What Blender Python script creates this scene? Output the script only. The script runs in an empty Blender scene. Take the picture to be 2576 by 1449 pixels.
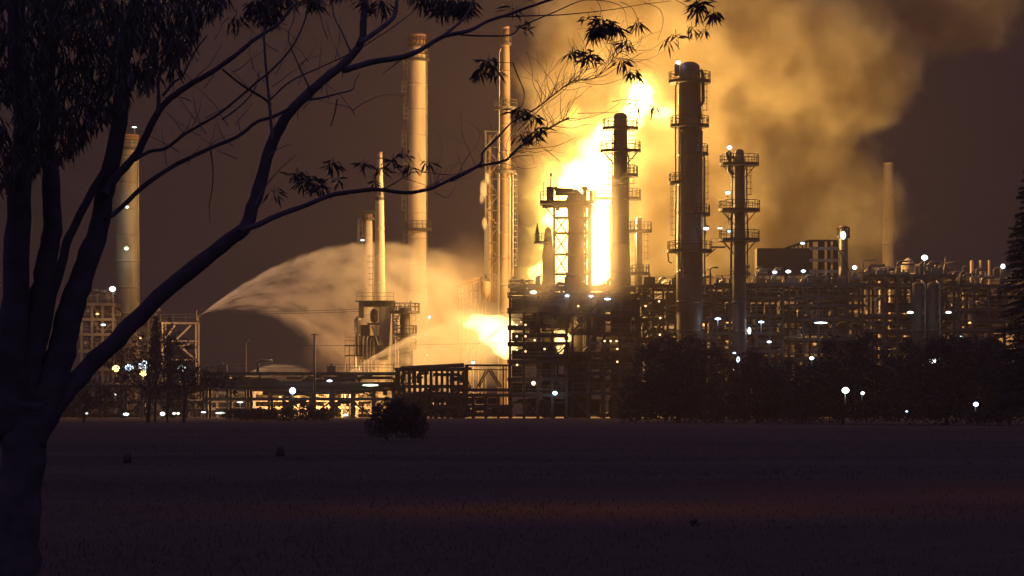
import bpy, math, random
from mathutils import Vector, Matrix, noise as mnoise
R = math.radians
PI = math.pi
sc = bpy.context.scene
# ------------------------------------------------------------------ camera
LENS = 100.0; EYE = 1.7; HX = 1288.0; HY = 1022.0; PW = 2576.0
cam_d = bpy.data.cameras.new("camera"); cam = bpy.data.objects.new("camera", cam_d)
sc.collection.objects.link(cam); sc.camera = cam
cam.location = (0, 0, EYE); cam.rotation_euler = (R(90), 0, 0)
cam_d.lens = LENS; cam_d.sensor_width = 36; cam_d.shift_y = (HY - 724.5) / PW
cam_d.clip_end = 6000; cam_d.clip_start = 0.1
# ------------------------------------------------------------------ render / exposure
sc.view_settings.view_transform = 'Standard'; sc.view_settings.look = 'None'
sc.view_settings.exposure = 0; sc.view_settings.gamma = 1
sc.render.engine = 'CYCLES'
cy = sc.cycles
cy.use_denoising = True
cy.max_bounces = 4; cy.diffuse_bounces = 2; cy.glossy_bounces = 2; cy.transmission_bounces = 2
cy.transparent_max_bounces = 8; cy.volume_bounces = 2
cy.volume_step_rate = 1.0; cy.volume_max_steps = 128
cy.sample_clamp_indirect = 4
# ------------------------------------------------------------------ night sky (world)
wd = bpy.data.worlds.new("World"); sc.world = wd; wd.use_nodes = True
nt = wd.node_tree; nt.nodes.clear()
def N(t, typ, **kw):
    n = t.nodes.new(typ)
    for k, v in kw.items(): setattr(n, k, v)
    return n
def wire(t, a, b): t.links.new(a, b)
wo = N(nt, 'ShaderNodeOutputWorld'); bg = N(nt, 'ShaderNodeBackground'); wire(nt, bg.outputs[0], wo.inputs[0])
tc = N(nt, 'ShaderNodeTexCoord'); sp = N(nt, 'ShaderNodeSeparateXYZ'); wire(nt, tc.outputs['Generated'], sp.inputs[0])
rmp = N(nt, 'ShaderNodeValToRGB'); wire(nt, sp.outputs[2], rmp.inputs[0])
els = rmp.color_ramp.elements
els[0].position = 0.0; els[0].color = (0.011, 0.0075, 0.010, 1)
els[1].position = 0.15; els[1].color = (0.010, 0.007, 0.011, 1)
e = els.new(0.35); e.color = (0.082, 0.060, 0.112, 1)
e = els.new(1.0); e.color = (0.135, 0.100, 0.195, 1)
wire(nt, rmp.outputs[0], bg.inputs[0]); bg.inputs[1].default_value = 1.0
# ------------------------------------------------------------------ helpers: placing
def U(Y): return 36.0 / LENS * Y / PW            # metres per drafting unit at distance Y
def P(x, y, Y): u = U(Y); return Vector(((x - HX) * u, Y, EYE + (HY - y) * u))
def X(x, Y): return (x - HX) * U(Y)
def Z(y, Y): return EYE + (HY - y) * U(Y)
# ------------------------------------------------------------------ fire light (the flames' own light)
def fire_lamp(name, x, y, Y, watts, radius, col=(1.0, 0.53, 0.145)):
    d = bpy.data.lights.new(name, 'POINT'); d.energy = watts; d.shadow_soft_size = radius; d.color = col
    o = bpy.data.objects.new(name, d); o.location = P(x, y, Y); sc.collection.objects.link(o)
    return o
FY = 432.0
fire_lamp("flame_light", 1500, 560, FY, 130000, 2.2)
fire_lamp("flame_light_high", 1605, 245, FY + 4, 80000, 1.2)
fire_lamp("flame_light_side", 1672, 284, FY + 5, 78000, 0.8)
fire_lamp("flame_light_low", 1262, 845, FY - 3, 27000, 1.0)
fire_lamp("flame_light_base", 1413, 850, 404.5, 2500, 0.5)

# ------------------------------------------------------------------ helpers: materials
MATS = {}
def mat(name, base, rough=0.6, metal=0.0, var=0.25, scale=1.5, bump=0.0, streak=False, spec=None):
    if name in MATS: return MATS[name]
    m = bpy.data.materials.new(name); m.use_nodes = True; t = m.node_tree
    b = t.nodes['Principled BSDF']
    if spec is not None: b.inputs['Specular IOR Level'].default_value = spec
    b.inputs['Roughness'].default_value = rough; b.inputs['Metallic'].default_value = metal
    co = N(t, 'ShaderNodeTexCoord'); mp = N(t, 'ShaderNodeMapping'); wire(t, co.outputs['Object'], mp.inputs[0])
    if streak: mp.inputs['Scale'].default_value = (1, 1, 0.12)
    no = N(t, 'ShaderNodeTexNoise'); no.inputs['Scale'].default_value = scale; no.inputs['Detail'].default_value = 6
    wire(t, mp.outputs[0], no.inputs[0])
    cr = N(t, 'ShaderNodeValToRGB'); wire(t, no.outputs[0], cr.inputs[0])
    lo = tuple(c * (1 - var) for c in base) + (1,); hi = tuple(min(1, c * (1 + var)) for c in base) + (1,)
    cr.color_ramp.elements[0].position = 0.3; cr.color_ramp.elements[0].color = lo
    cr.color_ramp.elements[1].position = 0.7; cr.color_ramp.elements[1].color = hi
    wire(t, cr.outputs[0], b.inputs['Base Color'])
    if bump:
        bp = N(t, 'ShaderNodeBump'); bp.inputs['Strength'].default_value = bump
        wire(t, no.outputs[0], bp.inputs['Height']); wire(t, bp.outputs[0], b.inputs['Normal'])
    MATS[name] = m; return m
def glow(name, col, s, sample=True):
    if name in MATS: return MATS[name]
    m = bpy.data.materials.new(name); m.use_nodes = True; t = m.node_tree; t.nodes.clear()
    o = N(t, 'ShaderNodeOutputMaterial'); e = N(t, 'ShaderNodeEmission')
    e.inputs[0].default_value = (*col, 1); e.inputs[1].default_value = s; wire(t, e.outputs[0], o.inputs[0])
    if not sample: m.cycles.emission_sampling = 'NONE'
    MATS[name] = m; return m
STEEL = mat('grey_steel', (0.085, 0.078, 0.078), 0.55, 0.2)
DARK = mat('dark_steel', (0.035, 0.031, 0.031), 0.65, 0.1)
CLAD = mat('aluminium_cladding', (0.17, 0.16, 0.155), 0.5, 0.5, 0.4, 0.6, streak=True)
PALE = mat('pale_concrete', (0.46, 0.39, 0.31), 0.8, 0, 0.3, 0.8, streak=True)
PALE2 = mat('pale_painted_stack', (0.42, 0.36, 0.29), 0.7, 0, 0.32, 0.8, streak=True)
REDP = mat('faded_red_paint', (0.20, 0.10, 0.065), 0.7, 0, 0.2)
DIMC = mat('dim_concrete', (0.22, 0.185, 0.15), 0.8, 0, 0.35, 0.8, streak=True)
SOOTY = mat('sooty_stack', (0.085, 0.058, 0.04), 0.8, 0, 0.35, 0.7, streak=True)
RUSTY = mat('rusty_stack', (0.125, 0.082, 0.052), 0.75, 0, 0.4, 0.7, streak=True)
SHELL = mat('vessel_insulation', (0.085, 0.073, 0.068), 0.55, 0.3, 0.4, 0.7, streak=True)
PIPE = mat('pipe_metal', (0.20, 0.18, 0.17), 0.4, 0.4, 0.25)
GALV = mat('galvanised_steel', (0.16, 0.15, 0.145), 0.5, 0.3)
BARK = mat('smooth_bark', (0.095, 0.088, 0.12), 0.9, 0, 0.3, 6, 0.4, spec=0.1)
LEAF = mat('gum_leaf', (0.085, 0.08, 0.09), 0.7, 0, 0.4, 3, spec=0.1)
LEAFD = mat('bush_leaf', (0.085, 0.075, 0.08), 0.8, 0, 0.4, 1.5, spec=0)
# ------------------------------------------------------------------ helpers: objects
def tag(o, label=None, cat=None, group=None, kind=None):
    if label: o['label'] = label
    if cat: o['category'] = cat
    if group: o['group'] = group
    if kind: o['kind'] = kind
    return o
def thing(name, loc, label, cat, group=None):
    o = bpy.data.objects.new(name, None); o.location = loc; sc.collection.objects.link(o)
    o.empty_display_size = 0.5
    return tag(o, label, cat, group)
class MB:
    def __init__(s): s.v = []; s.f = []; s.sm = []
    def add(s, vs, fs, smooth=False):
        b = len(s.v); s.v.extend(vs)
        for f in fs: s.f.append(tuple(i + b for i in f)); s.sm.append(smooth)
        return s
    def box(s, c, d, rz=0.0):
        cx, cy_, cz = c; hx, hy, hz = d[0] / 2, d[1] / 2, d[2] / 2
        co, si = math.cos(rz), math.sin(rz); vs = []
        for sx, sy, sz in ((-1,-1,-1),(1,-1,-1),(1,1,-1),(-1,1,-1),(-1,-1,1),(1,-1,1),(1,1,1),(-1,1,1)):
            a, b = sx * hx, sy * hy
            vs.append((cx + a * co - b * si, cy_ + a * si + b * co, cz + sz * hz))
        return s.add(vs, [(0,3,2,1),(4,5,6,7),(0,1,5,4),(1,2,6,5),(2,3,7,6),(3,0,4,7)])
    def tube(s, pts, rad, n=8, caps=True, smooth=True):
        pts = [Vector(p) for p in pts]; m = len(pts)
        if not hasattr(rad, '__len__'): rad = [rad] * m
        vs = []; prev = None
        for i, p in enumerate(pts):
            d = (pts[min(i + 1, m - 1)] - pts[max(i - 1, 0)])
            d = d.normalized() if d.length > 1e-9 else Vector((0, 0, 1))
            if prev is None: a = d.orthogonal().normalized()
            else:
                a = prev - d * prev.dot(d); a = a.normalized() if a.length > 1e-6 else d.orthogonal().normalized()
            prev = a; b = d.cross(a)
            for k in range(n):
                t = 2 * PI * k / n + PI / n
                vs.append(tuple(p + (a * math.cos(t) + b * math.sin(t)) * rad[i]))
        fs = [(i * n + k, i * n + (k + 1) % n, (i + 1) * n + (k + 1) % n, (i + 1) * n + k) for i in range(m - 1) for k in range(n)]
        s.add(vs, fs, smooth)
        if caps:
            b = len(s.v) - m * n
            s.f.append(tuple(b + k for k in range(n - 1, -1, -1))); s.sm.append(False)
            s.f.append(tuple(b + (m - 1) * n + k for k in range(n))); s.sm.append(False)
        return s
    def bar(s, a, b, w=0.1): return s.tube([a, b], w * 0.7, 4, True, False)
    def lathe(s, c, prof, n=28, smooth=True):   # prof: (r, z) bottom to top, about a vertical axis through c
        vs = []; m = len(prof)
        for r, z in prof:
            for k in range(n):
                t = 2 * PI * k / n; vs.append((c[0] + r * math.cos(t), c[1] + r * math.sin(t), c[2] + z))
        fs = [(i * n + k, i * n + (k + 1) % n, (i + 1) * n + (k + 1) % n, (i + 1) * n + k) for i in range(m - 1) for k in range(n)]
        s.add(vs, fs, smooth); b = len(s.v) - m * n
        s.f.append(tuple(b + k for k in range(n - 1, -1, -1))); s.sm.append(False)
        s.f.append(tuple(b + (m - 1) * n + k for k in range(n))); s.sm.append(False)
        return s
    def build(s, name, m, parent=None, label=None):
        if not s.v: return None
        off = parent.location if parent is not None and parent.type == 'EMPTY' else None
        if parent is not None and off is None:
            off = parent.get('_o'); off = Vector(off) if off is not None else Vector((0, 0, 0))
        if parent is None: off = Vector((0, 0, 0))
        me = bpy.data.meshes.new(name)
        me.from_pydata([(v[0] - off[0], v[1] - off[1], v[2] - off[2]) for v in s.v], [], s.f)
        me.polygons.foreach_set('use_smooth', s.sm); me.materials.append(m)
        o = bpy.data.objects.new(name, me); sc.collection.objects.link(o)
        if parent is not None: o.parent = parent
        if label: o['label'] = label
        o['_o'] = tuple(off)
        return o
HAZE = 0.00027
# ------------------------------------------------------------------ volumes: field nodes
def M(t, op, a, b=None, c=None, clamp=False):
    n = N(t, 'ShaderNodeMath', operation=op); n.use_clamp = clamp
    for i, v in enumerate((a, b, c)):
        if v is None: continue
        if isinstance(v, (int, float)): n.inputs[i].default_value = v
        else: wire(t, v, n.inputs[i])
    return n.outputs[0]
def VM(t, op, a, b=None):
    n = N(t, 'ShaderNodeVectorMath', operation=op)
    for i, v in enumerate((a, b)):
        if v is None: continue
        if isinstance(v, (tuple, list, Vector)): n.inputs[i].default_value = tuple(v)
        else: wire(t, v, n.inputs[i])
    return n
def vol_material(name):
    m = bpy.data.materials.new(name); m.use_nodes = True; t = m.node_tree; t.nodes.clear()
    o = N(t, 'ShaderNodeOutputMaterial'); v = N(t, 'ShaderNodeVolumePrincipled'); wire(t, v.outputs[0], o.inputs['Volume'])
    v.inputs['Density'].default_value = 0
    return m, t, v
def noise_v(t, co, scale, detail, rough=0.55, zs=1.0, off=(0, 0, 0)):
    mp = N(t, 'ShaderNodeMapping'); mp.inputs['Scale'].default_value = (1, 1, zs); mp.inputs['Location'].default_value = off
    wire(t, co, mp.inputs[0])
    n = N(t, 'ShaderNodeTexNoise'); n.inputs['Scale'].default_value = scale; n.inputs['Detail'].default_value = detail
    n.inputs['Roughness'].default_value = rough; wire(t, mp.outputs[0], n.inputs[0]); return n.outputs[0]
def box_domain(name, lo, hi, m, label, cat=None):
    b = MB(); c = [(lo[i] + hi[i]) / 2 for i in range(3)]; d = [hi[i] - lo[i] for i in range(3)]
    b.box(c, d); o = b.build(name, m); tag(o, label, cat, None, 'stuff'); return o
def smoke(name, blobs, dens, col, label, edge=0.35, namp=0.9, nscale=0.045, pad=1.25, aniso=0.0, detail=4, step=None, soft=0.5, nzs=1.0, soot=0):
    """blobs: (px, py, Y, rx_px, rz_px, ry_m, weight)"""
    m, t, v = vol_material(name)
    co = N(t, 'ShaderNodeTexCoord').outputs['Object']
    f = None; lo = [1e9] * 3; hi = [-1e9] * 3
    for (x, y, Y, rx, rz, ry, w) in blobs:
        c = P(x, y, Y); r = (rx * U(Y), ry, rz * U(Y))
        for i in range(3): lo[i] = min(lo[i], c[i] - r[i] * pad); hi[i] = max(hi[i], c[i] + r[i] * pad)
        d = VM(t, 'SUBTRACT', co, c).outputs[0]; d = VM(t, 'DIVIDE', d, r).outputs[0]
        l = VM(t, 'LENGTH', d).outputs['Value']
        g = M(t, 'MULTIPLY_ADD', l, -w, w)
        f = g if f is None else M(t, 'SMOOTH_MAX', f, g, 0.25)
    lo[2] = max(lo[2], 0.3)
    n1 = noise_v(t, co, nscale, detail, 0.62, nzs)
    k = M(t, 'SUBTRACT', n1, 0.5); f = M(t, 'MULTIPLY_ADD', k, namp, f)
    mr = N(t, 'ShaderNodeMapRange', interpolation_type='SMOOTHSTEP'); wire(t, f, mr.inputs[0])
    mr.inputs[1].default_value = 0.0; mr.inputs[2].default_value = edge; mr.inputs[3].default_value = 0; mr.inputs[4].default_value = 1
    n2 = noise_v(t, co, nscale * 2.2, 3, 0.6, 1, (13, 7, 5))
    mod = M(t, 'MULTIPLY_ADD', M(t, 'SUBTRACT', n2, 0.5), 2.4 * soft, 1.0, True)
    dd = M(t, 'MULTIPLY', mr.outputs[0], mod)
    wire(t, M(t, 'MULTIPLY', dd, dens), v.inputs['Density'])
    if soot:     # darker sooty folds in the smoke
        n3 = noise_v(t, co, nscale * 1.3, 5, 0.65, 1, (3, 17, 9)); q = N(t, 'ShaderNodeMapRange'); wire(t, n3, q.inputs[0]); q.inputs[1].default_value = .42; q.inputs[2].default_value = .60
        mc = N(t, 'ShaderNodeMix', data_type='RGBA'); wire(t, q.outputs[0], mc.inputs[0]); mc.inputs[6].default_value = tuple(c_ * k_ for c_, k_ in zip(col, (soot, soot * .88, soot * .75))) + (1,); mc.inputs[7].default_value = (*col, 1)
        wire(t, mc.outputs[2], v.inputs['Color'])
    else: v.inputs['Color'].default_value = (*col, 1)
    v.inputs['Anisotropy'].default_value = aniso
    o = box_domain(name, lo, hi, m, label)
    if step: m.cycles.volume_step_rate = step
    return o
def flame_glow(name, blobs, strength, label, col=(1.0, 0.70, 0.16), nscale=0.22, namp=0.8):
    """emissive glow added round a flame to soften its edge, thinning outwards"""
    m = bpy.data.materials.new(name); m.use_nodes = True; t = m.node_tree; t.nodes.clear()
    o = N(t, 'ShaderNodeOutputMaterial'); e = N(t, 'ShaderNodeEmission'); wire(t, e.outputs[0], o.inputs['Volume']); e.inputs[0].default_value = (*col, 1)
    co = N(t, 'ShaderNodeTexCoord').outputs['Object']; f = None; lo = [1e9] * 3; hi = [-1e9] * 3
    for (x, y, Y, rx, rz, ry) in blobs:
        c = P(x, y, Y); r = (rx * U(Y), ry, rz * U(Y))
        for i in range(3): lo[i] = min(lo[i], c[i] - r[i]); hi[i] = max(hi[i], c[i] + r[i])
        l = VM(t, 'LENGTH', VM(t, 'DIVIDE', VM(t, 'SUBTRACT', co, c).outputs[0], r).outputs[0]).outputs['Value']
        g = M(t, 'SUBTRACT', 1.0, l); f = g if f is None else M(t, 'SMOOTH_MAX', f, g, 0.2)
    n1 = noise_v(t, co, nscale, 5, 0.62); f = M(t, 'MAXIMUM', M(t, 'MULTIPLY', f, M(t, 'MULTIPLY_ADD', M(t, 'SUBTRACT', n1, 0.5), 2 * namp, 1.0)), 0.0)
    wire(t, M(t, 'MULTIPLY', M(t, 'POWER', f, 1.7), strength), e.inputs[1])
    m.cycles.emission_sampling = 'NONE'; m.cycles.volume_step_rate = 0.6
    return box_domain(name, lo, hi, m, label)
def spray(name, x0, y0, Y, Lx, Hup, a, b, a2, b2, dens, label, endfade=0.75, thick=3.0, soft=1.2, col=(0.95, 0.9, 0.85)):
    """a fan of falling water thrown from (x0,y0): upper edge dy=-a*dx+b*dx^2, lower edge dy=-a2*dx+b2*dx^2 (drafting units)"""
    m, t, v = vol_material(name)
    u = U(Y); o3 = P(x0, y0, Y)
    co = N(t, 'ShaderNodeTexCoord').outputs['Object']
    q = VM(t, 'SUBTRACT', co, o3).outputs[0]; q = VM(t, 'DIVIDE', q, (u, 1, u)).outputs[0]
    s = N(t, 'ShaderNodeSeparateXYZ'); wire(t, q, s.inputs[0]); x, y, z = s.outputs
    xa = M(t, 'ABSOLUTE', x); sg = 1 if Lx > 0 else -1
    xs = M(t, 'MULTIPLY', x, sg)
    def arc(A, B): return M(t, 'MULTIPLY', M(t, 'MULTIPLY_ADD', xs, -B, A), xs)
    zu, zl = arc(a, b), arc(a2, b2)
    wob = M(t, 'MULTIPLY', M(t, 'SUBTRACT', noise_v(t, co, 0.5, 5), 0.5), M(t, 'MULTIPLY_ADD', xs, 0.11, 2.0))
    hu = M(t, 'ADD', M(t, 'SUBTRACT', zu, z), wob); hl = M(t, 'SUBTRACT', z, zl)
    du = M(t, 'DIVIDE', hu, M(t, 'ADD', M(t, 'MULTIPLY_ADD', xs, 0.012, soft), M(t, 'MULTIPLY', M(t, 'MULTIPLY', xs, xs), 90.0 / (Lx * Lx) * abs(Lx) / 720)), None, True)
    dl = M(t, 'DIVIDE', M(t, 'ADD', hl, M(t, 'MULTIPLY', wob, 2.0)), M(t, 'MULTIPLY_ADD', xs, 0.16, 2.0), None, True)
    spread = M(t, 'MULTIPLY_ADD', xs, 2.2 / abs(Lx), 0.12)          # relative thickness along the throw
    yy = M(t, 'DIVIDE', y, M(t, 'MULTIPLY', spread, thick)); g = M(t, 'EXPONENT', M(t, 'MULTIPLY', M(t, 'MULTIPLY', yy, yy), -1.0))
    st = M(t, 'GREATER_THAN', xs, 0.0)
    ef = M(t, 'DIVIDE', M(t, 'SUBTRACT', abs(Lx), xs), abs(Lx) * (1 - endfade), None, True)
    # thinner towards the bottom, streaked along the fall
    den = M(t, 'DIVIDE', 1.0, M(t, 'MULTIPLY_ADD', xs, 1.6 / abs(Lx), 0.25))
    tr = M(t, 'ADD', M(t, 'DIVIDE', z, M(t, 'MAXIMUM', xs, 1.0)), M(t, 'MULTIPLY', xs, b))      # one value along each thrown strand
    cv = N(t, 'ShaderNodeCombineXYZ'); wire(t, M(t, 'MULTIPLY', tr, 7.0), cv.inputs[0]); wire(t, M(t, 'MULTIPLY', xs, 0.012), cv.inputs[1]); wire(t, M(t, 'MULTIPLY', y, 0.2), cv.inputs[2])
    n = noise_v(t, cv.outputs[0], 1.3, 4, 0.6); n = M(t, 'MULTIPLY_ADD', M(t, 'SUBTRACT', n, 0.5), 4.2, 0.70, True)
    n9 = noise_v(t, co, 0.11, 4, 0.6, 1, (3, 1, 2)); n = M(t, 'MULTIPLY', n, M(t, 'MULTIPLY_ADD', M(t, 'SUBTRACT', n9, 0.5), 2.4, 0.9, True))
    hcore = M(t, 'MULTIPLY_ADD', M(t, 'EXPONENT', M(t, 'MULTIPLY', hu, -0.16)), 4.5, 0.62)
    d = du
    for w in (dl, g, st, ef, n, den, hcore): d = M(t, 'MULTIPLY', d, w)
    wire(t, M(t, 'MULTIPLY', d, dens), v.inputs['Density']); v.inputs['Color'].default_value = (*col, 1)
    v.inputs['Anisotropy'].default_value = 0.15
    m.cycles.volume_step_rate = 0.6
    xa0, xa1 = sorted((0, Lx)); top = Hup
    ty = thick * 2.6 * 1.7
    bot = Z(1040, Y)
    return box_domain(name, (o3[0] + xa0 * u, Y - ty, max(0.3, bot)), (o3[0] + xa1 * u, Y + ty, o3[2] + top * u), m, label)
def flame(name, blobs, label, strength, col=(1.0, 0.50, 0.12), voxel=0.35, seed=0, amp=0.45):
    """blobs: px, py, Y, rx px, rz px, ry m ; closed mesh of rough tongues filled with glowing gas"""
    rnd = random.Random(seed); mb = MB()
    for (x, y, Y, rx, rz, ry) in blobs:
        c = P(x, y, Y); u = U(Y); n1, n2 = 28, 20; vs = [(c[0], c[1], c[2] - rz * u)]
        for i in range(1, n2):
            ph = -PI / 2 + PI * i / n2
            for k in range(n1):
                th = 2 * PI * k / n1
                d = Vector((math.cos(ph) * math.cos(th), math.cos(ph) * math.sin(th), math.sin(ph)))
                p = Vector((c[0] + d[0] * rx * u, c[1] + d[1] * ry, c[2] + d[2] * rz * u))
                w = mnoise.noise(p * 0.55 + Vector((seed, 0, 0))) + 0.5 * mnoise.noise(p * 1.3)
                k2 = 1 + amp * w
                vs.append((c[0] + (p[0] - c[0]) * k2, c[1] + (p[1] - c[1]) * k2, c[2] + (p[2] - c[2]) * k2))
        vs.append((c[0], c[1], c[2] + rz * u)); fs = []
        for k in range(n1): fs.append((0, 1 + (k + 1) % n1, 1 + k))
        for i in range(n2 - 2):
            for k in range(n1):
                a = 1 + i * n1 + k; b = 1 + i * n1 + (k + 1) % n1; fs.append((a, b, b + n1, a + n1))
        e = len(vs) - 1; b0 = 1 + (n2 - 2) * n1
        for k in range(n1): fs.append((e, b0 + k, b0 + (k + 1) % n1))
        mb.add(vs, fs, True)
    m = bpy.data.materials.new(name); m.use_nodes = True; t = m.node_tree; t.nodes.clear()
    o = N(t, 'ShaderNodeOutputMaterial'); e = N(t, 'ShaderNodeEmission'); wire(t, e.outputs[0], o.inputs['Volume'])
    e.inputs[0].default_value = (*col, 1); e.inputs[1].default_value = strength
    m.cycles.emission_sampling = 'NONE'
    ob = mb.build(name, m); r = ob.modifiers.new('join', 'REMESH'); r.mode = 'VOXEL'; r.voxel_size = voxel
    return tag(ob, label, None, None, 'stuff')

# the air
hz, t, v = vol_material('haze')
v.inputs['Color'].default_value = (0.93, 0.76, 0.68, 1); v.inputs['Density'].default_value = HAZE
v.inputs['Anisotropy'].default_value = 0.5
b = MB(); b.box((0, 330, 44.5), (420, 700, 91)); tag(b.build('haze', hz), 'thin warm night haze filling the air over the field and plant', None, None, 'stuff')

# main burning column behind the reactor structure
flame('flame', [
    (1475, 640, FY, 80, 130, 4), (1425, 650, FY, 52, 100, 3), (1525, 620, FY, 50, 110, 3), (1445, 530, FY, 84, 70, 3), (1462, 450, FY, 58, 60, 2.5), (1500, 380, FY, 40, 46, 2),
    (1495, 465, FY, 66, 90, 3), (1518, 400, FY, 50, 70, 3), (1545, 345, FY, 50, 50, 2.5), (1585, 300, FY, 36, 34, 2.2),
    (1608, 242, FY + 3, 36, 42, 2.4), (1600, 270, FY + 2, 30, 30, 2), (1662, 282, FY + 3, 26, 17, 1.2), (1640, 262, FY + 3, 18, 18, 1),
    (1590, 330, FY, 14, 34, 1), (1470, 700, FY, 100, 40, 3), (1360, 690, FY, 26, 30, 2)],
    'tall white-yellow flame burning behind the reactor and bridge platforms', 1.1, (1.0, 0.66, 0.20), seed=3)
flame('flame', [
    (1470, 640, FY + 1, 110, 150, 5), (1400, 600, FY + 1, 50, 110, 4), (1450, 500, FY + 1, 96, 84, 4), (1500, 430, FY + 1, 74, 90, 4), (1560, 330, FY + 1, 60, 60, 3), (1612, 240, FY + 5, 46, 56, 3), (1665, 284, FY + 5, 36, 26, 2), (1380, 690, FY + 1, 60, 50, 4)],
    'ragged yellow outer tongues wrapped round the tall white flame', 0.10, (1.0, 0.74, 0.10), seed=21, amp=1.0, voxel=0.3)
flame('flame', [(1446, 280, FY + 6, 14, 16, .8), (1430, 296, FY + 6, 8, 8, .6), (1462, 322, FY + 6, 16, 5, .6)],
    'small detached yellow flame lick left of the tall flame', 0.35, (1.0, 0.62, 0.05), seed=9, voxel=0.2, amp=0.8)
flame('flame', [(1258, 845, FY - 2, 44, 44, 2), (1228, 815, FY - 2, 54, 20, 1.5), (1275, 860, FY - 2, 14, 36, 1.5), (1200, 796, FY - 2, 24, 6, .8)],
    'low white-hot flame at the left foot of the dark process tower', 1.6, (1.0, 0.62, 0.2), seed=5, amp=0.5)
flame('flame', [(1411, 858, 406.5, 12, 27, .9), (1426, 850, 406.5, 14, 12, .9), (1411, 880, 406.5, 6, 16, .5)],
    'small bright flame seen through the dark steelwork of the process tower', 2.4, (1.0, 0.6, 0.2), seed=7, voxel=0.25, amp=0.5)
flame_glow('flame_glow', [(1470, 600, FY + 2, 170, 230, 8), (1440, 500, FY + 2, 150, 150, 8), (1530, 390, FY + 2, 130, 150, 7), (1610, 245, FY + 4, 95, 100, 6), (1665, 285, FY + 4, 70, 55, 4), (1440, 310, FY + 5, 60, 45, 3)],
    0.5, 'soft yellow emissive glow added round the tall flame')  # emissive halo added to give the flame a soft glowing edge
flame_glow('flame_glow', [(1250, 840, FY - 2, 120, 90, 5), (1190, 800, FY - 2, 90, 40, 4)], 0.30, 'soft emissive glow added round the low flame beside the process tower', (1.0, 0.62, 0.2))
# smoke
SM = (0.82, 0.77, 0.59)
smoke('smoke_plume', [
    (1480, 420, 466, 215, 380, 14, 1.0), (1490, 640, 468, 215, 200, 13, 1.0), (1720, 560, 472, 280, 250, 13, 1.0), (1700, 300, 470, 270, 340, 15, 1.1),
    (1640, 70, 468, 310, 250, 15, 1.2), (1860, 140, 472, 290, 260, 16, 1.3), (2040, 150, 472, 270, 230, 15, 1.3), (2190, 190, 472, 150, 160, 11, 1.1),
    (2360, 0, 480, 270, 150, 12, 0.8), (1960, 520, 480, 310, 280, 12, 1.1), (2150, 520, 486, 180, 210, 9, 0.6)],
    0.13, SM, 'thick tan smoke rolling up and to the right from the fire', edge=0.26, namp=1.25, nscale=0.085, detail=7, soft=0.6, soot=0.5, step=0.45)
smoke('glare_veil', [(1490, 640, 400, 170, 210, 7, 1.0), (1400, 730, 399, 180, 120, 6, .8), (1540, 560, 400, 120, 190, 6, .8)],
    0.10, (.95, .85, .7), 'thin smoke veil added in front of the reactor and domed column for the flame glare', edge=0.9, namp=0.6, nscale=0.08, aniso=0.55, detail=3)  # added smoke layer imitating the flame's veiling glare over the columns
smoke('steam_cloud', [(1080, 830, 446, 170, 200, 8, 0.9), (1180, 740, 452, 130, 170, 8, 0.5), (960, 870, 444, 210, 130, 7, 0.8), (1180, 870, 448, 110, 110, 6, .6)],
    0.062, (0.88, 0.76, 0.64), 'thin steam drifting round the stacks above the water jets', edge=0.55, namp=0.8, nscale=0.08)
# water thrown by the fire monitors
spray('water_jet', 503, 793, 444, 720, 195, 0.81, 0.00090, 0.35, 0.0022, 0.36, 'huge arching water jet thrown from the monitor on the steel trestle')
spray('water_jet', 872, 940, 414, 420, 165, 0.74, 0.0009, -0.02, 0.0002, 0.22, 'wide water fan rising from the pipe rack toward the low flame', soft=1.5, thick=2.0)
spray('water_jet', 600, 956, 412, 250, 70, 0.78, 0.0036, -0.05, 0.0002, 0.16, 'short low water fan just above the left pipe rack', thick=1.5, endfade=0.1, soft=3)
spray('water_jet', 1140, 925, 411, 150, 130, 0.95, 0.0005, 0.3, 0.0005, 0.35, 'narrow steep water jet beside the dark process tower', thick=1.0)
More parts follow.
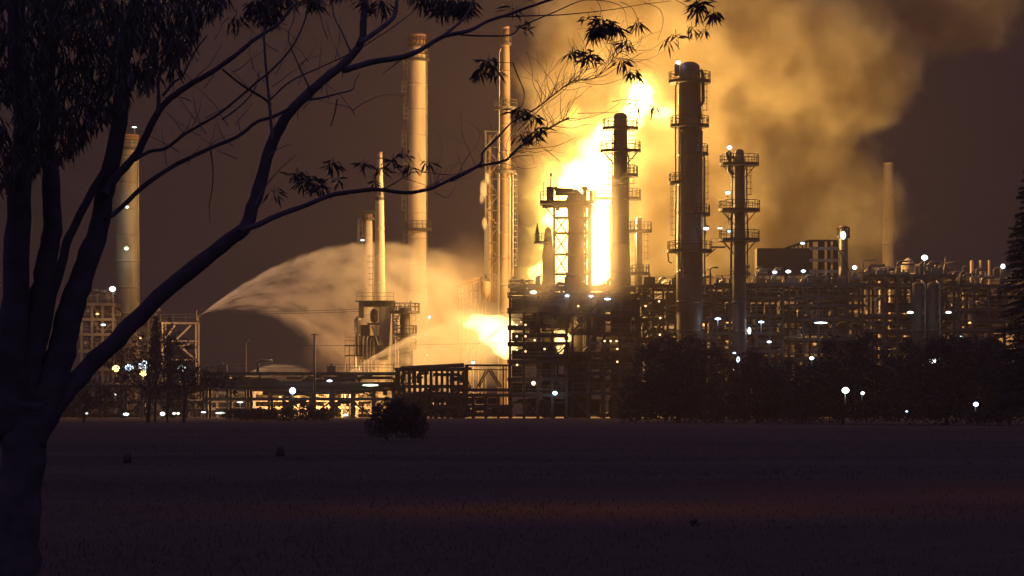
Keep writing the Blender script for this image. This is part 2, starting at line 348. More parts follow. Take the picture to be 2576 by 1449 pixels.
# ------------------------------------------------------------------ ground
def ground():
    g = MB(); nx, ny = 60, 90; vs = []
    ys = [-20 + 6.0 * i for i in range(40)] + [220 + (i / 50) ** 2 * 2600 for i in range(51)]
    for y in ys:
        for i in range(nx + 1):
            w = 60 + abs(y) * 0.9; x = -w + 2 * w * i / nx
            z = 0.05 * mnoise.noise(Vector((x * .11, y * .09, 0))) + 0.02 * mnoise.noise(Vector((x * .5, y * .5, 3)))
            if y > 350: z = 0
            vs.append((x, y, z - 0.03))
    m = nx + 1
    g.add(vs, [(j * m + i, j * m + i + 1, (j + 1) * m + i + 1, (j + 1) * m + i) for j in range(len(ys) - 1) for i in range(nx)], True)
    mt = bpy.data.materials.new('dry_field'); mt.use_nodes = True; t = mt.node_tree; b = t.nodes['Principled BSDF']
    b.inputs['Roughness'].default_value = 0.95; b.inputs['Specular IOR Level'].default_value = 0
    co = N(t, 'ShaderNodeTexCoord').outputs['Object']
    mp = N(t, 'ShaderNodeMapping'); mp.inputs['Scale'].default_value = (0.35, 1, 1); wire(t, co, mp.inputs[0])
    n1 = N(t, 'ShaderNodeTexNoise'); n1.inputs['Scale'].default_value = 0.09; n1.inputs['Detail'].default_value = 8; wire(t, mp.outputs[0], n1.inputs[0])
    n2 = N(t, 'ShaderNodeTexNoise'); n2.inputs['Scale'].default_value = 1.7; n2.inputs['Detail'].default_value = 5; wire(t, co, n2.inputs[0])
    mx = M(t, 'ADD', M(t, 'MULTIPLY', n1.outputs[0], 0.7), M(t, 'MULTIPLY', n2.outputs[0], 0.3))
    cr = N(t, 'ShaderNodeValToRGB'); wire(t, mx, cr.inputs[0])
    cr.color_ramp.elements[0].position = 0.35; cr.color_ramp.elements[0].color = (0.064, 0.053, 0.058, 1)
    cr.color_ramp.elements[1].position = 0.68; cr.color_ramp.elements[1].color = (0.108, 0.087, 0.088, 1)
    # warm strips of firelight glow painted into the field colour
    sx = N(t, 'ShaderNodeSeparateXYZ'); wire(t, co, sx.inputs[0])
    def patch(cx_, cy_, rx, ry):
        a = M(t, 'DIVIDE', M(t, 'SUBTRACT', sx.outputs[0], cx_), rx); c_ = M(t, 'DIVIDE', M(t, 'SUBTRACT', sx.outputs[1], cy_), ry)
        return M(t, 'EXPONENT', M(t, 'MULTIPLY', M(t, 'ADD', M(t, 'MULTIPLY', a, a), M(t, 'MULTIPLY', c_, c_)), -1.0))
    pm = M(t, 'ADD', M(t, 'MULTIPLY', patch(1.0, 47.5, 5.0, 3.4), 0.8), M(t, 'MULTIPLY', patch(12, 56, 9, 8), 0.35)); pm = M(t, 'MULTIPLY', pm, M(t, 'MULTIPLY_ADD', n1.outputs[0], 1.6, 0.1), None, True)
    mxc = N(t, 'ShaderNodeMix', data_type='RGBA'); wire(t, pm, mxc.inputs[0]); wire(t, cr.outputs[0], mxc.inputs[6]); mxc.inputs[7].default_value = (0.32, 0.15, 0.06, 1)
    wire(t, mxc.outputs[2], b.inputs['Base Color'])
    bp = N(t, 'ShaderNodeBump'); bp.inputs['Strength'].default_value = 0.5; wire(t, n2.outputs[0], bp.inputs['Height']); wire(t, bp.outputs[0], b.inputs['Normal'])
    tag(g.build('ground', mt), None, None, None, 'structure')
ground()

# ------------------------------------------------------------------ refinery parts
def railing(mb, pts, h=1.1, step=1.6, w=0.05):
    for a, b in zip(pts[:-1], pts[1:]):
        a, b = Vector(a), Vector(b); L = (b - a).length; n = max(1, int(L / step)); up = Vector((0, 0, 1))
        for z in (h, h * 0.55): mb.bar(a + up * z, b + up * z, w)
        for i in range(n + 1): q = a.lerp(b, i / n); mb.bar(q, q + up * h, w)
def ring_deck(mb, c, r0, r1, z, th=0.22, a0=0, a1=360, n=28):
    vs = []; k = 0
    for i in range(n + 1):
        t = R(a0 + (a1 - a0) * i / n); s, co = math.sin(t), math.cos(t)
        for r, dz in ((r0, -th), (r1, -th), (r1, 0), (r0, 0)): vs.append((c[0] + r * co, c[1] + r * s, z + dz))
    fs = []
    for i in range(n):
        for k in range(4): fs.append((i * 4 + k, i * 4 + (k + 1) % 4, (i + 1) * 4 + (k + 1) % 4, (i + 1) * 4 + k))
    fs += [(0, 1, 2, 3), (n * 4 + 3, n * 4 + 2, n * 4 + 1, n * 4)]
    mb.add(vs, fs)
def arc_pts(c, r, z, a0, a1, n):
    return [(c[0] + r * math.cos(R(a0 + (a1 - a0) * i / n)), c[1] + r * math.sin(R(a0 + (a1 - a0) * i / n)), z) for i in range(n + 1)]
def ladder(parent, x, y, z0, z1, cage=True, side=1):
    mb = MB(); w = 0.26
    for s in (-w, w): mb.bar((x, y + s, z0), (x, y + s, z1), 0.045)
    z = z0
    while z < z1: mb.bar((x, y - w, z), (x, y + w, z), 0.035); z += 0.6
    if cage:
        z = z0 + 2
        while z < z1:
            mb.tube([(x + side * 0.75 * math.sin(R(a)), y + 0.36 * math.cos(R(a)), z) for a in range(0, 181, 45)], 0.035, 4, False, False); z += 0.9
        for a in (45, 90, 135): mb.bar((x + side * .75 * math.sin(R(a)), y + .36 * math.cos(R(a)), z0 + 2), (x + side * .75 * math.sin(R(a)), y + .36 * math.cos(R(a)), z1), 0.03)
    mb.build('ladder', GALV, parent)
def platform(parent, c, r, z, ext_l, ext_r, full=True, brace=False, rail=1.15, m_=None):
    """ext_l / ext_r: reach in metres beyond the shell on either side"""
    mb = MB()
    if ext_l and ext_r: a0, a1, R1 = 0, 360, r + max(ext_l, ext_r)
    elif ext_r: a0, a1, R1 = -75, 75, r + ext_r
    else: a0, a1, R1 = 105, 255, r + ext_l
    ring_deck(mb, c, r * 0.98, R1, z, 0.42, a0, a1, 24)
    d = mb.build('platform_deck', DARK, parent)
    rb = MB(); pts = arc_pts(c, R1 - 0.06, z, a0, a1, 16 if a1 - a0 == 360 else 8)
    railing(rb, pts, rail, 1.3, 0.07); rb.build('railing', DARK if m_ is None else m_, d)
    if brace:
        bb = MB()
        for i in range(8):
            t = R(a0 + (a1 - a0) * (i + .5) / 8)
            bb.bar((c[0] + R1 * .93 * math.cos(t), c[1] + R1 * .93 * math.sin(t), z - .2), (c[0] + r * 1.02 * math.cos(t), c[1] + r * 1.02 * math.sin(t), z - (R1 - r) * 1.05), 0.09)
        bb.build('bracket', DARK, d)
def column(name, label, cx, Y, prof, base, plats, m=SHELL, dome=True, pipes=(), cat='column', group=None, ladders=()):
    """prof: list of (y_px, width_px) from the top down"""
    u = U(Y); x = X(cx, Y); root = thing(name, (x, Y, 0), label, cat, group); c = (x, Y, 0)
    pr = []
    for (yp, w) in reversed(prof): pr.append((w / 2 * u, Z(yp, Y)))
    pr = [(pr[0][0], 0)] + pr
    if dome:
        r, zt = pr[-1]; pr[-1] = (r, zt - r * .55)
        for k in range(1, 6): a = PI / 2 * k / 5; pr.append((max(.02, r * math.cos(a)), zt - r * .55 + r * .55 * math.sin(a)))
    # weld rings / insulation bands
    zb = pr[0][1] + 4; ztop = pr[-1][1] - 2 - (4 if dome else 0); bands = []
    def rad(z):
        for (r0, z0), (r1, z1) in zip(pr[:-1], pr[1:]):
            if z0 <= z <= z1: return r0 + (r1 - r0) * (z - z0) / max(1e-6, z1 - z0)
        return pr[-1][0]
    while zb < ztop:
        r_ = rad(zb); bands += [(r_, zb - .3), (r_, zb - .09), (r_ + .05, zb - .07), (r_ + .05, zb + .07), (r_, zb + .09), (r_, zb + .3)]; zb += 4.2
    q = sorted(bands + pr, key=lambda e: e[1]) if dome is False else sorted(bands + pr[:-5], key=lambda e: e[1]) + pr[-5:]
    b = MB(); b.lathe(c, [(a_, z_) for a_, z_ in q], 32); b.build('shell', m, root)
    for (yp, el, er, br) in plats:
        z = Z(yp, Y); platform(root, (x, Y), rad(z), z, el * u, er * u, brace=br)
    for (dx, y0, y1, wpx) in pipes:
        zz0, zz1 = Z(y1, Y), Z(y0, Y); r_ = rad((zz0 + zz1) / 2); px = X(cx + dx, Y); sgn = 1 if dx > 0 else -1
        yy = Y - 0.35 * r_ if abs(dx * u) > r_ * .9 else Y - r_ - wpx * u
        pb = MB(); rr = wpx / 2 * u; pb.tube([(px, yy, zz0), (px, yy, zz1 - .8), (px - sgn * .25, yy, zz1 - .2), (x + sgn * rad(zz1) * .8, yy + .2, zz1)], rr, 10)
        z = zz0 + 1
        while z < zz1 - 1: pb.lathe((px, yy, z), [(rr * 1.5, -.07), (rr * 1.5, .07)], 8); z += 5
        pb.build('riser_pipe', PIPE, root)
    for (sgn, y0, y1) in ladders:
        zz0, zz1 = Z(y1, Y), Z(y0, Y); r_ = rad((zz0 + zz1) / 2) ; ladder(root, x + sgn * (r_ + 0.22), Y - 0.3, zz0, zz1, True, sgn)
    return root, c
def vessel_h(parent, c, r, L, axis=0, m=SHELL, name='drum'):
    b = MB(); d = Vector((1, 0, 0)) if axis == 0 else Vector((0, 1, 0)); c = Vector(c); pts = []; rs = []
    for k in range(5): a = PI / 2 * k / 4; pts.append(c - d * (L / 2 + r * .5 * math.cos(a))); rs.append(max(.05, r * math.sin(a)))
    for k in range(4, -1, -1): a = PI / 2 * k / 4; pts.append(c + d * (L / 2 + r * .5 * math.cos(a))); rs.append(max(.05, r * math.sin(a)))
    b.tube(pts, rs, 16); b.build(name, m, parent)
def unit(name, label, x0, x1, ytop, Y, depth, levels, bays, seed=0, pipes=40, cat='process unit', ground_y=1052, top_clutter=10, vessels=3, mtl=DARK, fill=0.0, pm=None, over=0, group=None, rails=True, braces=4, pw=0.36):
    """open multi-storey steel structure full of pipes and vessels; x in drafting units, levels = list of y px (top first)"""
    rnd = random.Random(seed); u = U(Y); X0, X1 = X(x0, Y), X(x1, Y); Y0, Y1 = Y, Y + depth
    root = thing(name, ((X0 + X1) / 2, (Y0 + Y1) / 2, 0), label, cat, group); zt = Z(ytop, Y)
    xs = [X0 + (X1 - X0) * i / bays for i in range(bays + 1)]
    for xx in xs:
        for yy in (Y0, Y1):
            b = MB(); b.box((xx, yy, zt / 2), (pw, pw, zt)); b.build('post', mtl, root)
    zs = [Z(l, Y) for l in levels]
    for z in zs:
        b = MB(); b.box(((X0 + X1) / 2, Y0 - .23, z - .22), (X1 - X0 + .8, 0.2, 0.44)); b.box(((X0 + X1) / 2, Y1 + .23, z - .22), (X1 - X0 + .8, 0.2, 0.44))
        b.box(((X0 + X1) / 2, (Y0 + Y1) / 2, z - .06), (X1 - X0 + .6, depth - .1, .1))
        for xx in xs: b.box((xx, (Y0 + Y1) / 2, z - .3), (0.2, depth - .4, .3))
        d = b.build('deck', mtl, root)
        if rails:
            rb = MB(); railing(rb, [(X0, Y0 - .2, z), (X1, Y0 - .2, z)], 1.1, 2.2, .05); rb.build('railing', GALV, d)
    zb = [0] + sorted(zs)
    for _ in range(braces):
        i = rnd.randrange(bays); k = rnd.randrange(len(zb) - 1); b = MB()
        a, c2 = (xs[i], Y0 - .05, zb[k] + .1), (xs[i + 1], Y0 - .05, zb[k + 1] - .5)
        if rnd.random() < .5: a, c2 = (xs[i], Y0 - .05, zb[k + 1] - .5), (xs[i + 1], Y0 - .05, zb[k] + .1)
        b.bar(a, c2, .16); b.build('brace', mtl, root)
    for _ in range(pipes):
        r = rnd.choice((.1, .14, .18, .25, .34)); k = rnd.randrange(len(zb) - 1); z0, z1 = zb[k] + .3, zb[k + 1] - .6
        if z1 - z0 < .8: continue
        yy = rnd.uniform(Y0 + .3, Y1 - .3); b = MB(); m = pm or rnd.choice((PIPE, STEEL, CLAD, SHELL)); kind = rnd.random()
        if kind < .45:
            xa = rnd.uniform(X0, X1); L = rnd.uniform(2, 9); z = rnd.uniform(z0, z1); xb = min(X1 + over, xa + L)
            dz = rnd.choice((-1, 1)) * rnd.uniform(.6, 2.2); z2 = min(max(z + dz, z0), z1)
            b.tube([(xa, yy, z), (xb - .3, yy, z), (xb, yy, z + (.3 if z2 > z else -.3)), (xb, yy, z2)], r, 8)
            b.tube([(xa - .05, yy, z), (xa + .05, yy, z)], r * 1.6, 8)
        elif kind < .8:
            xa = rnd.uniform(X0, X1); zz1 = z1 if rnd.random() < .6 else min(zt, z1 + rnd.uniform(1, 6))
            b.tube([(xa, yy, z0), (xa, yy, zz1 - .4), (xa + .25, yy, zz1 - .1), (xa + rnd.uniform(.8, 3), yy, zz1)], r, 8)
            b.tube([(xa, yy, (z0 + z1) / 2 - .15), (xa, yy, (z0 + z1) / 2 + .15)], r * 1.9, 8)
        else:
            xa = rnd.uniform(X0, X1); z = rnd.uniform(z0, z1)
            b.tube([(xa, Y0 + .2, z), (xa, Y1 - .2, z)], r, 8); b.tube([(xa, yy, z), (xa, yy, z + .5)], r * .6, 6)
            b.tube([(xa - .35, yy, z + .55), (xa + .35, yy, z + .55)], .06, 6)
        b.build('pipe', m, root)
    for _ in range(vessels):
        k = rnd.randrange(len(zb) - 1); h = zb[k + 1] - zb[k]; r = min(h * .3, rnd.uniform(.6, 1.3)); xx = rnd.uniform(X0 + 2, X1 - 2); yy = rnd.uniform(Y0 + 1.4, Y1 - 1.4)
        if rnd.random() < .5: vessel_h(root, (xx, yy, zb[k] + r + .5), r, rnd.uniform(2, 4), 0)
        else:
            b = MB(); hh = min(h * .8, 5); b.lathe((xx, yy, zb[k]), [(r * .4, 0), (r, .5), (r, hh * .8), (r * .7, hh * .92), (.1, hh)], 16); b.build('vessel', rnd.choice((SHELL, CLAD)), root)
    for _ in range(int(fill)):     # cable trays and sheeting panels that close off some openings
        k = rnd.randrange(len(zb) - 1); i = rnd.randrange(bays); b = MB(); z0, z1 = zb[k], zb[k + 1] - .5
        b.box(((xs[i] + xs[i + 1]) / 2, Y1 - .5 - rnd.random(), (z0 + z1) / 2), (xs[i + 1] - xs[i] - .5, .08, (z1 - z0) * rnd.uniform(.5, .95))); b.build('sheet_panel', mtl, root)
    zc = max(zs)
    for _ in range(top_clutter):
        xx = rnd.uniform(X0, X1); yy = rnd.uniform(Y0, Y1); h = rnd.uniform(.6, 2.4); b = MB(); r = rnd.uniform(.08, .3); kd = rnd.random()
        if kd < .4: b.tube([(xx, yy, zc), (xx, yy, zc + h), (xx + .3, yy, zc + h + .3), (xx + rnd.uniform(.6, 2.2), yy, zc + h + .3)], r, 8); nm = 'vent_pipe'
        elif kd < .7: b.lathe((xx, yy, zc), [(r * 1.6, 0), (r * 1.6, h * .6), (r, h * .7), (r * .4, h * .9), (r * .4, h * 1.3)], 10); nm = 'relief_valve'
        else: b.box((xx, yy, zc + h * .25), (rnd.uniform(.6, 2), .7, h * .5)); b.box((xx, yy, zc + h * .6), (.3, .3, h * .25)); nm = 'equipment_box'
        b.build(nm, rnd.choice((PIPE, STEEL, CLAD)), root)
    return root

# ---- distillation columns
big, c = column('distillation_column', 'tallest dark column, wide and domed, right of the high flame', 1735, 406, [(155, 50), (200, 54), (215, 56), (500, 62), (640, 66), (860, 66)], 0,
    [(202, 26, 22, 0), (313, 20, 18, 0), (384, 0, 17, 0), (457, 22, 0, 0), (536, 0, 20, 0), (628, 24, 18, 0)], SHELL,
    pipes=[(-36, 205, 640, 4), (-22, 330, 700, 7), (27, 320, 700, 7), (37, 384, 740, 4)], cat='refinery column', ladders=[(1, 205, 313), (1, 384, 536), (-1, 457, 628)])
b = MB(); Yb = 406; uu = U(Yb)
b.tube([P(1762, 175, Yb - 1.2), P(1768, 185, Yb - 1.2), P(1769, 255, Yb - 1.2), P(1760, 268, Yb - 1.2), P(1762, 300, Yb - 1.2)], 4.5 * uu, 10); b.build('overhead_pipe', SHELL, big)
b = MB(); b.lathe(tuple(P(1703, 192, Yb)), [(.1, 0), (.35, .1), (.35, 1.6), (.1, 1.8)], 10); b.build('relief_valve', DARK, big)
b = MB(); b.box(tuple(P(1806, 622, Yb)), (38 * uu, .9, .22)); b.bar(P(1776, 645, Yb), P(1800, 626, Yb), .12)
d = b.build('crossover_walkway', DARK, big); b = MB(); railing(b, [P(1788, 620, Yb - .4), P(1824, 620, Yb - .4)]); b.build('railing', GALV, d)
for k, (px, py) in enumerate(((1690, 628), (1783, 536))):
    b = MB(); b.tube([P(px, py + 34, Yb), P(px - 8, py + 30, Yb), P(px - 10, py + 8, Yb), P(px, py, Yb)], 2 * uu, 6); b.build('support_bracket', DARK, big)
small, c = column('fractionating_column', 'slim dark column with funnel-braced round platforms right of the tallest column', 1860, 408, [(375, 22), (392, 24), (400, 27), (560, 29), (690, 34), (860, 36)], 0,
    [(410, 34, 36, 1), (525, 34, 38, 1), (600, 34, 36, 1)], SHELL, pipes=[(-19, 400, 520, 4), (-21, 530, 700, 6), (18, 405, 520, 4), (20, 530, 700, 4)], cat='refinery column', ladders=[(1, 410, 525), (-1, 525, 600)])
b = MB(); b.tube([P(1848, 395, 407), P(1836, 398, 407), P(1834, 430, 407), P(1846, 440, 407)], .3, 8); b.build('overhead_pipe', SHELL, small)
b = MB(); b.lathe(tuple(P(1833, 402, 406)), [(.2, 0), (.45, .3), (.45, 1), (.15, 1.3)], 10); b.build('relief_valve', DARK, small)
mid, c = column('distillation_column', 'round-topped dark column standing right in front of the tall flame', 1561, 409, [(283, 34), (300, 34), (440, 36), (441, 38), (560, 42), (700, 52), (1000, 54)], 0,
    [(320, 28, 28, 0), (377, 34, 32, 1), (438, 0, 26, 0), (497, 0, 32, 0)], SHELL, pipes=[(-21, 330, 640, 3), (-25, 500, 660, 3), (20, 380, 560, 3)], cat='refinery column', ladders=[(1, 320, 377), (1, 377, 497), (-1, 377, 500)])
b = MB(); zz = Z(490, 409); b.lathe((X(1561, 409), 409, zz), [(19.4 * U(409), 0), (19.4 * U(409), 38 * U(409))], 28); b.build('bare_metal_jacket', mat('bare_metal', (.5, .5, .5), .3, .8), mid)
b = MB(); b.box(tuple(P(1520, 499, 409)), (50 * U(409), 1.0, .3)); d = b.build('crossover_walkway', DARK, mid)
b = MB(); railing(b, [P(1495, 497, 408.6), P(1545, 497, 408.6)], 1.0); b.build('railing', GALV, d)
# ---- reactor structure
def reactor():
    Y = 410; u = U(Y); root = thing('reactor_structure', (X(1430, Y), Y, 0), 'stout reactor under a wide top deck with a lattice frame, silhouetted by the flame', 'reactor')
    x = X(1449, Y); b = MB()
    b.lathe((x, Y, 0), [(25 * u, 0), (25 * u, Z(760, Y)), (22 * u, Z(700, Y)), (20 * u, Z(560, Y)), (22 * u, Z(530, Y)), (27 * u, Z(505, Y)), (20 * u, Z(492, Y)), (8 * u, Z(480, Y)), (3 * u, Z(476, Y))], 32)
    b.build('reactor_shell', SHELL, root)
    dk = MB(); dk.box(tuple(P(1427, 511, Y)), (136 * u, 5.2, .5)); dk.box(tuple(P(1427, 519, Y)), (126 * u, .3, .5)); d = dk.build('top_deck', DARK, root)
    b = MB(); z = Z(506, Y)
    railing(b, [(X(1359, Y), Y - 2.6, z), (X(1496, Y), Y - 2.6, z), (X(1496, Y), Y + 2.6, z), (X(1359, Y), Y + 2.6, z), (X(1359, Y), Y - 2.6, z)], 1.2, 1.2); b.build('railing', GALV, d)
    for px in (1394, 1482):
        for yy in (Y - 2.3, Y + 2.3):
            b = MB(); b.box((X(px, Y), yy, Z(515, Y) / 2), (5 * u, .3, Z(515, Y))); b.build('frame_post', DARK, root)
    for ya, yb in ((545, 590), (590, 640), (640, 690)):
        for xa, xb in ((1397, 1428), (1468, 1478)):
            b = MB(); b.bar(P(xa, ya, Y - 2.3), P(xb, yb, Y - 2.3), .13); b.build('brace', DARK, root)
            b = MB(); b.bar(P(xa, yb - 6, Y - 2.1), P(xb, ya, Y - 2.1), .13); b.build('brace', DARK, root)
    for yp in (548, 587, 640, 690):
        for yy in (Y - 2.3, Y + 2.3): b = MB(); b.box(tuple(P(1436, yp, yy)), (88 * u, .3, .35)); b.build('cross_beam', DARK, root)
    for (xa, xb) in ((1372, 1392), (1496, 1482)):
        b = MB(); b.bar(P(xa, 520, Y - 2.3), P(xb, 545, Y - 2.3), .12); b.build('knee_brace', DARK, root)
    b = MB(); b.tube([P(1402, 530, Y - 1), P(1404, 514, Y - 1), P(1414, 510, Y - 1), P(1424, 520, Y - 1)], .28, 10); b.build('transfer_pipe', PIPE, root)
    b = MB(); b.tube([P(1384, 506, Y), P(1384, 470, Y)], .55, 10); b.tube([P(1384, 470, Y), P(1386, 446, Y)], .08, 6); b.box(tuple(P(1386, 440, Y)), (.3, .2, .5)); b.build('vent_stack', DARK, root)
    b = MB(); b.tube([P(1367, 506, Y - 2), P(1367, 460, Y - 2), P(1374, 458, Y - 2)], .05, 5); b.build('davit', DARK, root)
    b = MB(); b.tube([P(1397, 470, Y), P(1400, 478, Y), P(1440, 480, Y), P(1446, 490, Y)], .35, 10); b.build('overhead_pipe', DARK, root)
    b = MB(); b.tube([P(1397, 488, Y - 1), P(1446, 488, Y - 1)], .25, 10); b.build('overhead_pipe', DARK, root)
    b = MB(); b.tube([P(1471, 506, Y), P(1471, 478, Y)], .3, 8); b.box(tuple(P(1471, 474, Y)), (.9, .5, .5)); b.tube([P(1471, 474, Y), P(1482, 480, Y)], .12, 6); b.build('relief_valve', DARK, root)
    b = MB(); b.box(tuple(P(1487, 492, Y)), (9 * u, .8, 24 * u)); b.build('equipment_box', DARK, root)
    for px in (1468, 1473, 1486):
        b = MB(); b.tube([P(px, 520, Y - 1.5), P(px, 1010, Y - 1.5)], .13, 8); b.build('riser_pipe', PIPE, root)
    # side vessel on the left
    b = MB(); xv = X(1379, Y); b.lathe((xv, Y, 0), [(15 * u, 0), (15 * u, Z(640, Y)), (12 * u, Z(622, Y)), (11 * u, Z(600, Y)), (8 * u, Z(578, Y)), (2 * u, Z(570, Y))], 24); b.build('side_vessel', SHELL, root)
    b = MB(); ring_deck(b, (xv, Y), 10 * u, 36 * u, Z(608, Y), .3, 90, 270, 16); d = b.build('side_platform', DARK, root)
    b = MB(); railing(b, arc_pts((xv, Y), 35 * u, Z(608, Y), 90, 270, 6)); b.build('railing', GALV, d)
    b = MB(); b.lathe(tuple(P(1352, 608, Y)), [(.35, 0), (.35, 1.2), (.05, 2.7)], 10); b.build('vent_cone', DARK, root)
reactor()
rear, c = column('stripper_column', 'thin rear column with two small side platforms behind the domed column at the flame', 1608, 424, [(545, 14), (560, 16), (1000, 18)], 0,
    [(578, 18, 24, 0), (685, 10, 18, 0)], PIPE, pipes=[(-10, 560, 720, 3)], cat='refinery column', ladders=[(1, 578, 685)])
# ---- tall stacks
def stack(name, label, cx, Y, prof, m, cap=None, plats=(), ladders=(), pipes=(), bands=()):
    root, c = column(name, label, cx, Y, prof, 0, plats, m, dome=False, pipes=pipes, cat='chimney stack', ladders=ladders)
    u = U(Y); w = prof[0][1] * u / 2; zt = Z(prof[0][0], Y)
    b = MB(); b.lathe((c[0], c[1], zt), [(w * 1.0, -.02), (w * 1.08, 0.02), (w * 1.08, .35), (w * .85, .36)], 28); b.build('stack_rim', cap or m, root)
    for (ya, yb, s) in bands:
        za, zb = Z(yb, Y), Z(ya, Y); b = MB(); b.lathe((c[0], c[1], za), [(w * s, 0), (w * s, zb - za)], 28); b.build('painted_band', cap or m, root)
    return root, c
tall, c = stack('chimney_stack', 'tallest pale stack with a red-banded top, rising through the big water arc', 1050, 466, [(92, 41), (150, 43), (400, 46), (1052, 52)], PALE, REDP,
    plats=[(112, 3, 3, 0), (148, 10, 4, 0), (575, 12, 8, 0)], pipes=[(24, 110, 690, 3)], bands=[(92, 120, 1.03), (128, 138, 1.05)])
for k, (y0, y1) in enumerate(((150, 205), (205, 262), (262, 330), (330, 400), (400, 470), (480, 560), (580, 650), (650, 780))):
    ladder(tall, c[0] - (24 + 4 * (k % 2)) * U(466), 465.5, Z(y1, 466), Z(y0, 466), True, -1)
    b = MB(); b.box((c[0] - 29 * U(466), 465.6, Z(y0, 466)), (12 * U(466), 1.2, .12)); railing(b, [(c[0] - 34 * U(466), 465.1, Z(y0, 466)), (c[0] - 22 * U(466), 465.1, Z(y0, 466))]); b.build('rest_platform', DARK, tall)
st2, c2 = stack('chimney_stack', 'tall slender stack with a side derrick, left edge of the smoke', 1272, 448, [(72, 18), (200, 22), (420, 26), (1052, 32)], RUSTY, REDP,
    plats=[(108, 5, 3, 0), (270, 6, 18, 0), (430, 4, 12, 0)], pipes=[(-16, 120, 760, 3), (12, 440, 740, 3), (19, 430, 740, 3)], ladders=[(1, 430, 700)], bands=[(74, 108, 1.03)])
st3, c3 = stack('chimney_stack', 'short thin pale stack with a mottled top, rising from the heater inside the water arc', 955, 441, [(388, 13), (460, 17), (480, 20), (750, 29)], PALE2, REDP,
    plats=[(497, 1, 1, 0)], ladders=[(-1, 640, 750)], bands=[(395, 410, 1.06), (430, 446, 1.12)])
st4, c4 = stack('chimney_stack', 'dim wide stack with small lamps seen between the tree limbs at far left', 320, 458, [(345, 56), (372, 58), (770, 62), (1052, 64)], DIMC, REDP,
    plats=[(372, 4, 4, 0)], pipes=[(28, 400, 760, 4)], bands=[(346, 352, 1.03)])
st5, c5 = stack('chimney_stack', 'stubby rust-topped stack peeking out beside the thin pale stack', 926, 458, [(545, 20), (580, 22), (1052, 24)], PALE2, REDP,
    plats=[(548, 8, 3, 0)], ladders=[(-1, 550, 640)], bands=[(545, 560, 1.03)])
st6, c6 = stack('chimney_stack', 'small pale stack lit by a lamp beside the dark sheeted gallery', 2122, 424, [(575, 20), (600, 21), (700, 24), (1052, 26)], CLAD, REDP,
    plats=[(592, 3, 6, 0)])
st7, c7 = stack('chimney_stack', 'faint brown stack far behind the right-hand units, half lost in smoke', 2236, 482, [(415, 26), (670, 34), (1052, 38)], PALE2)
# derrick beside the slender stack
def derrick():
    Y = 449; root = thing('lattice_derrick', (X(1240, Y), Y, 0), 'pipe-laden lattice derrick against the left side of the tall slender stack', 'derrick')
    for px in (1222, 1254):
        for yy in (Y - 1.6, Y + 1.6): b = MB(); b.box((X(px, Y), yy, Z(330, Y) / 2), (.28, .28, Z(330, Y))); b.build('post', DARK, root)
    zs = [330 + 40 * i for i in range(11)]
    for k, (a, c_) in enumerate(zip(zs[:-1], zs[1:])):
        b = MB(); b.bar(P(1222, a, Y - 1.6), P(1254, a, Y - 1.6), .12); p, q = (1222, 1254) if k % 2 else (1254, 1222); b.bar(P(p, a, Y - 1.6), P(q, c_, Y - 1.6), .1); b.build('lattice_brace', DARK, root)
    for px, r, a, c_ in ((1230, .35, 340, 760), (1238, .25, 400, 760), (1247, .45, 520, 760)):
        b = MB(); b.tube([P(px, c_, Y - .6), P(px, a, Y - .6)], r, 10); b.build('riser_pipe', RUSTY, root)
    for (px, y0, y1) in ((1225, 565, 700), (1218, 690, 760)):
        b = MB(); b.box(tuple(P(px, (y0 + y1) / 2, Y - 2.2)), (.8, .4, (y1 - y0) * U(Y))); b.build('cable_tray', DARK, root)
derrick()
# steam leaks beside the derrick
for i, (bl, lb) in enumerate((([(1216, 478, 446, 11, 34, 1.2, 1.3), (1226, 450, 446, 8, 22, 1, 1.2), (1212, 500, 446, 8, 16, 1, 1.2)], 'bright puff of steam leaking beside the derrick'),
                          ([(1219, 560, 446, 9, 20, 1, 1.2)], 'lower small steam puff beside the derrick'))):
    smoke('steam_puff', bl, 0.3, (0.95, 0.9, 0.85), lb, edge=0.6, namp=1.4, nscale=0.5, pad=1.2)

